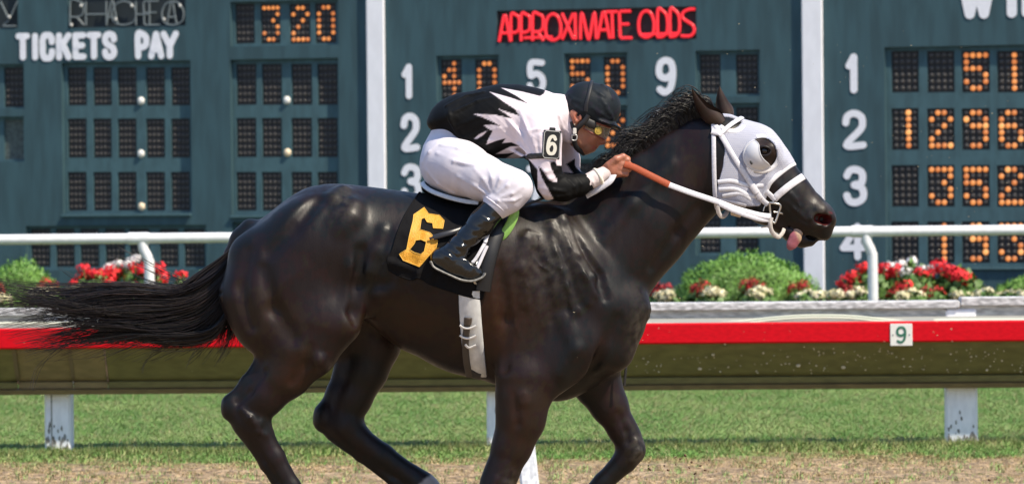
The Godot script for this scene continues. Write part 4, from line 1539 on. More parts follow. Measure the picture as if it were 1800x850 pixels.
func horse_muscle(f: Field) -> void:
	# folds, cords and veins that show under the coat of the near side, laid on the finished outline
	ridge(f, [[632, 470, 15, 9], [622, 520, 22, 10], [612, 566, 24, 9]], 1.0, 27, 0, 0.85)                        # edge of the thigh
	ridge(f, [[604, 398, 18, 3.0], [616, 384, 20, 4.0], [622, 366, 16, 2.5]], 1.0, 20, 0, 0.8)
	ridge(f, [[590, 352, 14, 2.0], [604, 338, 12, 2.5]], 1.0, 16, 0, 0.8)
	ridge(f, [[640, 440, 9, 7], [632, 500, 10, 10], [627, 545, 9, 7], [632, 562, 8, 3]], 1.0, 13, 1, 0.85)       # crease before the stifle
	ridge(f, [[470, 470, 9, 2.2], [488, 540, 9, 3], [520, 590, 9, 2.5]], 1.0, 18, 1, 1.35)                      # between the ham muscles
	ridge(f, [[440, 440, 8, 2.0], [428, 500, 8, 2.2], [446, 570, 8, 2.2]], 1.0, 16, 1, 1.35)
	ridge(f, [[560, 350, 9, 1.6], [520, 400, 9, 2], [480, 440, 9, 1.6]], 1.0, 18, 1, 1.35)
	ridge(f, [[548, 618, 12, 3], [564, 628, 13, 5], [572, 640, 10, 3]], 1.0, 10, 0, 0.85)
	for i in 5:                                                                                # last ribs
		var x := 662.0 + i * 26.0
		ridge(f, [[x + 14, 405 + i * 3, 7, 0.8], [x + 2, 440 + i * 4, 8, 1.8], [x - 6, 474 + i * 6, 7, 0.8]], 1.0, 13, 0, 0.85)
	ridge(f, [[650, 545, 10, 2.0], [672, 515, 10, 3.4], [700, 505, 9, 1.2]], 1.0, 16, 0, 0.85)
	# shoulder: ridge of the blade, hollow before it, arm muscles
	ridge(f, [[985, 385, 9, 3], [1008, 430, 11, 5], [1030, 478, 12, 6], [1044, 512, 12, 4]], 1.0, 8, 0, 0.82)
	ridge(f, [[968, 396, 9, 2.5], [982, 440, 10, 4.5], [1000, 500, 10, 5], [1012, 545, 9, 3]], 1.0, 8, 0, 0.82)
	ridge(f, [[976, 410, 7, 2.5], [996, 460, 8, 3.5], [1018, 530, 8, 3]], 1.0, 6, 1, 0.82)
	ridge(f, [[1001, 394, 12, 3.5], [1027, 446, 16, 6.5], [1052, 482, 16, 6.5], [1064, 520, 12, 3]], 1.0, 5, 1)
	ridge(f, [[985, 372, 7, 2], [1014, 448, 8, 3.5], [1037, 486, 9, 4], [1034, 530, 8, 2]], 1.0, 5)
	ridge(f, [[925, 420, 12, 3], [915, 470, 12, 3.5], [925, 530, 12, 2]], 1.0, 10, 0, 0.82)
	ridge(f, [[945, 440, 9, 2], [960, 500, 10, 3.2], [972, 560, 9, 2]], 1.0, 8, 1, 0.82)
	ridge(f, [[880, 470, 12, 3], [888, 560, 12, 4], [885, 640, 10, 3]], 1.0, 11, 1, 1.0)                           # behind the elbow
	ridge(f, [[990, 560, 18, 5], [1010, 610, 16, 4], [985, 650, 14, 3]], 1.0, 11, 0, 0.82)
	ridge(f, [[1086, 560, 14, 3], [1060, 620, 14, 5], [1025, 665, 10, 3]], 1.0, 8, 1, 1.0)                         # groove of the breast
	ridge(f, [[905, 690, 8, 2], [908, 740, 8, 2.5], [892, 800, 7, 2]], 1.0, 6, 1, 0.82)
	ridge(f, [[918, 690, 14, 2.5], [920, 700, 12, 2.5]], 1.0, 6, 0, 0.82)
	# jugular groove and neck cords
	ridge(f, [[1226, 366, 9, 2.5], [1190, 410, 11, 4], [1150, 470, 11, 3]], 1.0, 10, 1, 0.82)
	ridge(f, [[1180, 290, 12, 2], [1110, 360, 14, 3], [1060, 420, 12, 2]], 1.0, 13, 0, 0.82)
	ridge(f, [[470, 648, 6, 2.5], [444, 684, 6, 4], [424, 702, 6, 2]], 1.0, 6, 1)                                   # hollow before the Achilles tendon
	ridge(f, [[446, 764, 4, 1.5], [470, 804, 4, 3], [492, 842, 4, 2.5]], 1.0, 4, 1)                                   # between cannon and tendon
	ridge(f, [[432, 716, 8, 2], [444, 730, 7, 3.5], [456, 742, 7, 2]], 1.0, 5)
	ridge(f, [[462, 736, 6, 2], [458, 752, 5, 3], [470, 760, 5, 1.5]], 1.0, 4)
	ridge(f, [[552, 608, 10, 2], [544, 640, 10, 3], [520, 668, 9, 2]], 1.0, 9, 1)
	ridge(f, [[872, 836, 9, 2], [866, 850, 8, 3]], 1.0, 6)
	ridge(f, [[888, 842, 7, 2], [884, 856, 7, 3]], 1.0, 6)
	ridge(f, [[1090, 730, 6, 2], [1102, 760, 6, 3.4], [1104, 778, 5, 2]], 1.0, 5, 1)
	ridge(f, [[1118, 778, 7, 2.5], [1122, 796, 7, 3], [1112, 812, 6, 2]], 1.0, 5)
	var wr := RandomNumberGenerator.new()
	wr.seed = 77
	for i in 8:                                                                                          # fine skin folds over the shoulder and flank
		var x := wr.randf_range(895, 1010) if i < 0 else wr.randf_range(660, 720)
		var y := wr.randf_range(395, 545) if i < 0 else wr.randf_range(420, 520)
		var ln := wr.randf_range(14, 38)
		var sl := wr.randf_range(0.1, 0.6)
		var bow := wr.randf_range(-4, 4)
		ridge(f, [[x, y, 1.6, 0.3], [x + ln * sl * 0.5 + bow, y + ln * 0.5, 2.0, wr.randf_range(0.5, 1.1)], [x + ln * sl, y + ln, 1.6, 0.3]], 1.0, 3)
	# veins
	for v in [[[1000, 520, 2.4, 1.0], [1006, 550, 2.4, 1.2], [998, 590, 2.2, 1.0], [1004, 630, 2, 0.6]], [[938, 452, 1.8, 0.8], [946, 464, 1.8, 1.0], [962, 473, 1.7, 0.8]], [[918, 478, 1.8, 0.8], [926, 500, 1.8, 1.0], [922, 520, 1.6, 0.7]],
			[[960, 455, 1.8, 0.8], [972, 465, 1.9, 1.1], [985, 470, 1.8, 1.0], [994, 482, 1.7, 0.7]], [[452, 742, 3, 1.4], [446, 728, 3.4, 2.0], [428, 712, 3, 1.4]], [[920, 415, 1.7, 0.8], [928, 405, 1.7, 0.9], [946, 412, 1.7, 0.8], [950, 430, 1.6, 0.7]],
			[[760, 560, 1.8, 0.6], [720, 545, 1.9, 0.9], [684, 540, 1.8, 0.7]], [[1392, 345, 2.2, 1.2], [1404, 362, 2.6, 2.2], [1402, 378, 2.2, 1.4]], [[1386, 358, 2.6, 1.4], [1400, 372, 3.0, 2.4], [1416, 386, 2.6, 1.6]], [[1372, 352, 2.2, 1.0], [1384, 372, 2.6, 1.8]], [[1396, 384, 2.4, 1.0], [1412, 394, 2.8, 2.0], [1428, 402, 2.4, 1.0]], [[1418, 372, 2.4, 0.8], [1424, 384, 3.0, 2.0], [1424, 396, 2.4, 0.8]], [[1380, 324, 2.0, 0.6], [1388, 340, 2.4, 1.4], [1398, 350, 2, 0.6]], [[1352, 330, 2.2, 0.8], [1366, 348, 3.0, 2.0], [1384, 356, 2.4, 1.0]],
			[[944, 540, 1.8, 0.7], [952, 570, 1.8, 0.9], [944, 600, 1.7, 0.6]], [[905, 560, 1.8, 0.6], [914, 590, 1.8, 0.8]]]:
		ridge(f, v, 1.0, 2.5)
	# nostril and mouth
	both(f, [[1437, 383, 27, 8.5], [1452, 387, 25, 9]], 1.0, 3.0, 1)
	both(f, [[1444, 385, 12, 7], [1450, 386, 22, 8]], 1.0, 3.0, 1)
	limb_cut(f, [[1366, 391, 1.4], [1385, 397, 2.0], [1402, 409, 2.2], [1420, 416, 2.0], [1452, 424, 2.2]])

func limb_cut(f: Field, st: Array) -> void:           # a slit from side to side (the mouth)
	for i in st.size() - 1:
		for z in [-30.0, -10.0, 10.0, 30.0]:
			f.cap(P(st[i][0], st[i][1], z), st[i][2], P(st[i + 1][0], st[i + 1][1], z), st[i + 1][2], 0.3, 2.0, 1)

func coat(p: Vector3, nrm: Vector3) -> Color:         # base colour of the coat: black brown, browner on flank, shoulder and forearm; dusty knees
	var x := p.x
	var y := -p.y
	var n1 := noise.get_noise_3d(p.x * 0.012, p.y * 0.012, p.z * 0.012)
	var n2 := noise.get_noise_3d(p.x * 0.06, p.y * 0.06, p.z * 0.06)
	var c := Color(0.0085, 0.0065, 0.0060)
	var brown := Color(0.036, 0.0142, 0.0082)
	var b := 0.0
	b += 0.8 * exp(-(pow((x - 880.0) / 60.0, 2) + pow((y - 560.0) / 130.0, 2)))
	b += 0.55 * exp(-(pow((x - 720.0) / 120.0, 2) + pow((y - 560.0) / 50.0, 2)))
	b += 0.5 * exp(-(pow((x - 480.0) / 80.0, 2) + pow((y - 540.0) / 80.0, 2)))
	b += 0.55 * exp(-(pow((x - 520.0) / 50.0, 2) + pow((y - 650.0) / 50.0, 2)))
	b += 0.6 * exp(-(pow((x - 915.0) / 40.0, 2) + pow((y - 740.0) / 70.0, 2)))
	b += 0.5 * exp(-(pow((x - 1215.0) / 30.0, 2) + pow((y - 280.0) / 60.0, 2)))
	b += 0.4 * exp(-(pow((x - 1090.0) / 30.0, 2) + pow((y - 720.0) / 50.0, 2)))
	c = c.lerp(brown, clampf(b + 0.35 * n1, 0.0, 1.0))
	# pale sweat and dust
	var dust := Color(0.10, 0.085, 0.065)
	var d := 0.0
	d += 0.45 * exp(-(pow((x - 1120.0) / 16.0, 2) + pow((y - 590.0) / 60.0, 2)))
	d += 0.7 * exp(-(pow((x - 1122.0) / 14.0, 2) + pow((y - 795.0) / 26.0, 2)))
	d += 0.5 * exp(-(pow((x - 900.0) / 14.0, 2) + pow((y - 838.0) / 16.0, 2)))
	d += 0.35 * exp(-(pow((x - 960.0) / 60.0, 2) + pow((y - 450.0) / 80.0, 2)))
	d += 0.6 * exp(-(pow((x - 1444.0) / 24.0, 2) + pow((y - 356.0) / 26.0, 2)))
	d += 0.3 * exp(-(pow((x - 605.0) / 20.0, 2) + pow((y - 350.0) / 40.0, 2)))
	c = c.lerp(dust, clampf(d * (0.4 + 1.1 * n2), 0.0, 0.7))
	if x > 730 and x < 800 and y > 838 and p.z < -30.0:        # white pastern of the far hind leg
		var w := smoothstep(845.0, 852.0, y + 5.0 * n2 + (x - 742.0) * 0.7)
		c = c.lerp(Color(0.30, 0.28, 0.27), w)
	if y > 960 and x < 700: c = Color(0.05, 0.042, 0.036)
	c = c.lerp(Color(0.045, 0.027, 0.02), 0.8 * exp(-(pow((x - 1345.0) / 26.0, 2) + pow((y - 270.0) / 30.0, 2))))
	# dark red inside of the nostrils
	if x > 1425 and x < 1462 and y > 372 and y < 398 and absf(nrm.z) < 0.75 and absf(p.z) < 26.0:
		c = Color(0.07, 0.012, 0.012)
	return c * (0.86 + 0.22 * n2)

func horse() -> void:
	horse_base = Vector3((TH * P(760, 0)).x, 0, 0)
	horse_root = thing("racehorse", "black brown racehorse at full gallop with streaming tail and tongue out", "horse", horse_base)
	HT = Transform3D(TH.basis, TH.origin - horse_base)
	horse_shape(HF)
	horse_muscle(HF)
	HF.sample(P(370, 1095, -150), P(1490, 170, 150), 3.4)
	var mb := MB.new()
	HF.nets(mb, HT, coat)
	M.coat = mat(Color.WHITE, 0.47, 0.0, true)
	M.coat.metallic_specular = 0.37
	M.coat.uv1_triplanar = true
	M.coat.uv1_scale = Vector3(6, 2, 6)
	M.coat.roughness_texture = noise_tex(0.008, [[0.2, grey(0.72)], [0.8, grey(1.0)]], 62, 5)
	M.coat.roughness = 0.52
	M.coat.heightmap_enabled = true
	M.coat.heightmap_texture = noise_tex(0.035, [], 61, 4)
	M.coat.heightmap_scale = 0.022
	part("body", mb.mesh(), M.coat, horse_root)
	print("horse body ", mb.v.size())

# ---------------------------------------------------------------- hair, ears, and what the horse wears
func to_horse(mb: MB) -> ArrayMesh:                    # drawing space to the horse's own space
	for i in mb.v.size():
		mb.v[i] = HT * mb.v[i]
		mb.n[i] = (HT.basis * mb.n[i]).normalized()
	return mb.mesh()

func worn(called: String, label: String, cat: String) -> Node3D:      # something on the horse, a thing of its own
	return thing(called, label, cat, horse_base)

func strand(mb: MB, pts: PackedVector3Array, r0: float, r1: float) -> void:
	var m := pts.size()
	var first := mb.v.size()
	var side := Vector3(rng.randfn(), rng.randfn(), rng.randfn()).normalized()
	for i in m:
		var t := (pts[mini(i + 1, m - 1)] - pts[maxi(i - 1, 0)]).normalized()
		var s := (side - t * side.dot(t)).normalized()
		var w := t.cross(s)
		var r := lerpf(r0, r1, pow(float(i) / (m - 1), 1.3))
		for j in 3:
			var an := TAU * j / 3.0
			var d := s * cos(an) + w * sin(an)
			mb.add(pts[i] + d * r, d)
	for i in m - 1:
		for j in 3:
			var a := first + i * 3 + j
			var b := first + i * 3 + (j + 1) % 3
			mb.tri(a, a + 3, b)
			mb.tri(b, a + 3, b + 3)

func along(g: Array, u: float) -> Vector2:
	var f := clampf(u, 0.0, 1.0) * (g.size() - 1)
	var k := mini(int(f), g.size() - 2)
	var p := func(i: int) -> Vector2: return Vector2(g[clampi(i, 0, g.size() - 1)][0], g[clampi(i, 0, g.size() - 1)][1])
	return p.call(k).cubic_interpolate(p.call(k + 1), p.call(k - 1), p.call(k + 2), f - k)

func hair() -> void:
	M.hair = mat(Color.WHITE, 0.42, 0.0, true)
	var guides := [[[436, 402], [398, 446], [354, 479], [312, 506], [262, 502], [190, 497], [112, 500], [44, 505], [-34, 494]],
		[[430, 412], [396, 466], [350, 503], [290, 517], [220, 511], [150, 517], [92, 527], [36, 516], [-34, 500]],
		[[424, 424], [396, 498], [350, 538], [280, 549], [210, 547], [140, 540], [70, 534], [-20, 548]],
		[[417, 436], [396, 522], [347, 570], [280, 579], [220, 573], [160, 577], [100, 590], [24, 604]],
		[[411, 448], [403, 536], [374, 586], [310, 598], [240, 590], [180, 594], [112, 604], [40, 622]],
		[[408, 452], [410, 520], [414, 562], [402, 596], [378, 628]]]
	var mb := MB.new()
	var tl := []
	for i in 95:
		var u := rng.randf() * 4.0
		if i > 80: u = rng.randf_range(4.0, 5.0)
		elif rng.randf() < 0.35: u = clampf(2.0 + rng.randfn() * 0.8, 0.0, 4.0)
		tl.append([u, 0.52 + 0.48 * rng.randf(), clampf(rng.randfn() * 6.0 + 3.0, -6.0, 14.0), rng.randf() * TAU, rng.randf_range(3.0, 10.0), rng.randf_range(-1, 1), rng.randf()])
	for i in 2500:
		var lk: Array = tl[rng.randi() % tl.size()]
		var u := clampf(lk[0] + rng.randfn() * 0.10, 0.0, 5.0)
		var k := mini(int(u), 4)
		var ln: float = lk[1] * rng.randf_range(0.66, 1.0) if rng.randf() < 0.8 else rng.randf_range(0.85, 1.0)
		if u > 4.0: ln = rng.randf_range(0.5, 1.0)
		var loose := rng.randf() < 0.10
		var off := Vector2(rng.randfn() * 4.0, absf(rng.randfn()) * 12.0 if loose else lk[2] + rng.randfn() * 2.4)
		var ph: float = lk[3] + rng.randfn() * 0.25
		var amp: float = lk[4] * (1.7 if loose else 1.0)
		var zz: float = lk[5] + rng.randfn() * 0.15
		var pts := PackedVector3Array()
		for j in 19:
			var s := float(j) / 18.0
			var a := along(guides[k], s * ln)
			var b := along(guides[k + 1], s * ln)
			var p := a.lerp(b, u - k) + off * smoothstep(0.0, 0.8, s)
			p.y += sin(ph + s * ln * 8.0) * amp * s + sin(ph * 3.0 + s * 13.0) * 1.2 * s
			p.x += cos(ph + s * 4.0) * 4.0 * s
			pts.append(P(p.x, p.y, zz * (9.0 + 26.0 * sin(s * 2.6)) + cos(ph * 2.0 + s * 6.0) * 3.0))
		var v: float = lk[6] * 0.6 + rng.randf() * 0.4
		mb.col = Color(0.0075, 0.006, 0.006).lerp(Color(0.045, 0.030, 0.023), v * v * v)
		strand(mb, pts, rng.randf_range(0.6, 1.1), 0.22)
	for e in 20:                                            # locks that hang free under the dock
		var xe := lerpf(322.0, 430.0, e / 19.0) + rng.randfn() * 4.0
		var ye := rng.randf_range(585, 640) - absf(xe - 395.0) * 0.25
		var bend := rng.randf_range(-10, 10)
		for j in 22:
			var q := Vector2(rng.randfn() * 2.6, rng.randfn() * 5.0)
			var cut := rng.randf_range(0.72, 1.0)
			var pts := []
			for w in [[0.0, 446.0], [0.22, 500.0], [0.58, 556.0], [0.85, lerpf(556.0, ye, 0.6)], [1.0, ye]]: pts.append(P(lerpf(412.0, xe, w[0]) + bend * sin(w[0] * 5.0) + q.x * w[0], lerpf(446.0, w[1], cut) + q.y * w[0], rng.randf_range(-8, 8) + (e % 5 - 2) * 7.0 * w[0]))
			mb.col = Color(0.0075, 0.006, 0.006).lerp(Color(0.035, 0.024, 0.019), pow(rng.randf(), 3.0))
			strand(mb, spline(pts, 14), rng.randf_range(0.6, 1.0), 0.22)
	for q in [[[350, 500], [300, 492], [250, 470], [215, 455], [190, 452]], [[340, 498], [290, 480], [240, 452], [205, 434]], [[345, 500], [280, 500], [225, 478], [196, 446]], [[210, 497], [160, 498], [128, 490], [104, 472]], [[330, 588], [280, 612], [258, 634], [246, 652]], [[150, 590], [100, 612], [62, 644], [54, 690]], [[388, 590], [352, 610], [324, 640]]]:
		for j in 3:
			var pts := []
			for p in q: pts.append(P(p[0] + rng.randfn() * 3.0, p[1] + rng.randfn() * 2.5, rng.randf_range(-15, 15)))
			mb.col = Color(0.014, 0.011, 0.011)
			strand(mb, spline(pts, 16), 0.7, 0.25)
	part("tail", to_horse(mb), M.hair, horse_root)

	mb = MB.new()
	var crest := [[1086, 303], [1104, 292], [1122, 280], [1160, 255], [1200, 228], [1238, 203], [1258, 194]]
	var locks := []
	for i in 46:
		var u := (i + rng.randf_range(-0.3, 0.3)) / 45.0
		locks.append([clampf(u, 0, 1), 1.0 + 0.55 * noise.get_noise_1d(u * 9.0 + 3.0) + rng.randfn() * 0.08, 0.40 * noise.get_noise_1d(u * 7.0 + 20.0) + rng.randfn() * 0.03, 0.45 * noise.get_noise_1d(u * 6.0 + 50.0) + rng.randfn() * 0.04, 4.0 + 16.0 * noise.get_noise_1d(u * 8.0 + 80.0), 0.5 * noise.get_noise_1d(u * 5.0 + 110.0)])
	for i in 2300:
		var lk: Array = locks[rng.randi() % locks.size()]
		var u := clampf(lk[0] + rng.randfn() * 0.04, 0.0, 1.0)
		var r := along(crest, u)
		var ln: float = lerpf(40.0, 44.0, u) * lk[1] * rng.randf_range(0.6, 1.08)
		if u > 0.9: ln *= 0.75
		var lift: float = lerpf(0.62, 0.88, u) + lk[2] + rng.randfn() * 0.05
		var fall: float = (0.5 if u < 0.4 else 0.18) + lk[3] + rng.randfn() * 0.06
		var z0 := rng.randf_range(-7, 9)
		var zs: float = z0 + lk[4] + rng.randfn() * 2.0
		var w: float = lk[5]
		var b := r + Vector2(-0.24, -0.60 * lift) * ln
		var c := r + Vector2(-0.66 + rng.randfn() * 0.04, -0.84 * lift - 0.06 * w) * ln
		var d := r + Vector2(-1.06 + rng.randfn() * 0.07, -0.74 * lift + fall) * ln
		var e := d + (d - c) * 0.2 + Vector2(-4.0 * w, 10.0 * w)
		var pts := spline([P(r.x, r.y + 5, z0), P(b.x, b.y, lerpf(z0, zs, 0.3)), P(c.x, c.y, lerpf(z0, zs, 0.7)), P(d.x, d.y, zs), P(e.x, e.y, zs + 2.0)], 11)
		var v := rng.randf()
		mb.col = Color(0.006, 0.0056, 0.006).lerp(Color(0.020, 0.016, 0.015), v * v)
		strand(mb, pts, rng.randf_range(0.55, 0.95), 0.22)
	part("mane", to_horse(mb), M.hair, horse_root)

func ear(base: Vector3, tip: Vector3, wide: float, open: Vector3) -> ArrayMesh:
	var mb := MB.new()
	var ax := (tip - base).normalized()
	var f := (open - ax * open.dot(ax)).normalized()
	var s := ax.cross(f)
	var n := 18
	var m := 14
	for layer in 2:
		var first := mb.v.size()
		for i in n + 1:
			var t := float(i) / n
			var r := wide * table([[0, 0.62], [0.16, 0.95], [0.35, 1.0], [0.6, 0.72], [0.82, 0.36], [0.94, 0.14], [1.0, 0.03]], t) - layer * 1.4 * (1.0 - t)
			var half := deg_to_rad(lerpf(172.0, 118.0, smoothstep(0.05, 0.5, t)))
			var c := base.lerp(tip, t) - f * wide * 0.35 * sin(t * PI * 0.9)
			for j in m + 1:
				var an := lerpf(-half, half, float(j) / m)
				var d := -f * cos(an) + s * sin(an) * 0.82
				var shade := 0.8 + 0.2 * sin(t * 9.0)
				mb.col = Color(0.040, 0.025, 0.019) * shade if layer == 0 else Color(0.06, 0.036, 0.025)
				mb.add(c + d * r, (d if layer == 0 else -d).normalized())
		for i in n:
			for j in m:
				var a := first + i * (m + 1) + j
				mb.face(a, a + 1, a + m + 1)
				mb.face(a + 1, a + m + 2, a + m + 1)
	return to_horse(mb)

func band(mb: MB, pts: PackedVector3Array, nrm: PackedVector3Array, wide: float, thick: float) -> void:     # a flat strap with rounded edges
	var m := pts.size()
	var first := mb.v.size()
	var prof := [Vector2(-0.5, 0), Vector2(-0.46, 0.75), Vector2(-0.3, 1), Vector2(0.3, 1), Vector2(0.46, 0.75), Vector2(0.5, 0), Vector2(0.3, -0.2), Vector2(-0.3, -0.2)]
	for i in m:
		var t := (pts[mini(i + 1, m - 1)] - pts[maxi(i - 1, 0)]).normalized()
		var s := nrm[i].cross(t).normalized()
		var up := t.cross(s)
		for q in prof: mb.add(pts[i] + s * q.x * wide + up * q.y * thick, (s * q.x * 0.8 + up * (q.y - 0.35)).normalized())
	var k := prof.size()
	for i in m - 1:
		for j in k:
			var a := first + i * k + j
			var b := first + i * k + (j + 1) % k
			mb.tri(a, b, a + k)
			mb.tri(b, b + k, a + k)
	for e in [0, m - 1]:
		var c := mb.add(pts[e] + nrm[e] * thick * 0.4, (pts[0] - pts[1] if e == 0 else pts[m - 1] - pts[m - 2]).normalized())
		for j in k:
			if e == 0: mb.tri(c, first + (j + 1) % k, first + j)
			else: mb.tri(c, first + e * k + j, first + e * k + (j + 1) % k)

func strap(mb: MB, st: Array, wide: float, thick: float, lift := 0.0, n := 30) -> void:    # along side-view points, lying on the near side
	var flat := []
	for q in st: flat.append(Vector3(q[0], q[1], 0))
	var pts := PackedVector3Array()
	var nr := PackedVector3Array()
	for q in spline(flat, n):
		var z := HF.side(q.x, q.y)
		if is_nan(z): z = pts[-1].z * 0.8 if pts.size() else 0.0
		var p := P(q.x, q.y, z)
		var nn := HF.normal(p)
		nn.z = maxf(nn.z, 0.15)
		nn = nn.normalized()
		pts.append(p + nn * lift)
		nr.append(nn)
	for r in 3:                                              # taut, not creased
		for i in range(1, pts.size() - 1):
			pts[i] = pts[i] * 0.4 + (pts[i - 1] + pts[i + 1]) * 0.3
			nr[i] = (nr[i] + nr[i - 1] + nr[i + 1]).normalized()
	band(mb, pts, nr, wide, thick)

func free_strap(mb: MB, st: Array, wide: float, thick: float, face: Vector3, n := 30) -> void:   # [x, y, z] points in the air
	var a := []
	for q in st: a.append(P(q[0], q[1], q[2]))
	var pts := spline(a, n)
	var nr := PackedVector3Array()
	for i in pts.size(): nr.append(face.normalized())
	band(mb, pts, nr, wide, thick)

func poly_dist(p: Vector2, poly: PackedVector2Array) -> float:      # negative inside
	var d := 1e9
	for i in poly.size():
		d = minf(d, p.distance_squared_to(Geometry2D.get_closest_point_to_segment(p, poly[i], poly[(i + 1) % poly.size()])))
	d = sqrt(d)
	return -d if Geometry2D.is_point_in_polygon(p, poly) else d

func poly(a: Array) -> PackedVector2Array:
	var p := PackedVector2Array()
	for q in a: p.append(Vector2(q[0], q[1]))
	return p

func tack() -> void:
	hair()
	part("ear", ear(P(1266, 217, 26), P(1216, 154, 34), 17, Vector3(0.85, 0.45, 0.35)), M.coat, horse_root)
	part("ear", ear(P(1283, 206, -24), P(1268, 150, -30), 15, Vector3(0.75, 0.2, -0.5)), M.coat, horse_root)
	var ze := HF.side(1340, 266)
	for sg in [1.0, -1.0]:
		var em := MB.new()
		em.ball(P(1340, 266, (ze - 5.0) * sg), Vector3(9.5, 9, 8), 16, 10)
		var eye := mat(Color(0.008, 0.005, 0.004), 0.05)
		part("eye", to_horse(em), eye, horse_root)
		var lm := MB.new()
		for up in [1.0, -1.0]:
			var lid := []
			for k in 9:
				var an := PI * k / 8.0
				lid.append(P(1340 + cos(an) * 12.0, 266 - sin(an) * up * 8.0, (ze + 0.5 + sin(an) * 2.2) * sg))
			lm.col = Color(0.012, 0.009, 0.008)
			lm.tube(spline(lid, 16), even(2.4, 17), 7)
		part("eyelid", to_horse(lm), M.coat, horse_root)
	# tongue, lolling out at the near corner of the lips
	var tf := Field.new()
	limb(tf, [[1406, 397, 6, 7], [1402, 406, 16, 9], [1397, 418, 20, 10], [1391, 429, 20, 8.5], [1388, 434, 19, 5]], 2.4, 6)
	ridge(tf, [[1404, 408, 2.5, 1.2], [1396, 422, 2.5, 1.6], [1391, 431, 2, 0.8]], 1.0, 3, 1)
	tf.sample(P(1370, 450, -5), P(1422, 385, 32), 1.4)
	var tm := MB.new()
	tf.nets(tm, HT, func(p: Vector3, _n: Vector3) -> Color:
		var u := (p.x - 1396.0) * 0.9 - (p.y + 415.0) * -0.42
		var c := Color(0.30, 0.09, 0.11).lerp(Color(0.38, 0.25, 0.16), smoothstep(0.0, 7.0, u))
		return c * (0.95 + 0.25 * noise.get_noise_3d(p.x * 0.2, p.y * 0.2, p.z * 0.2)))
	part("tongue", tm.mesh(), mat(Color.WHITE, 0.3, 0.0, true), horse_root)

	hood()
	bridle()
	saddlery()

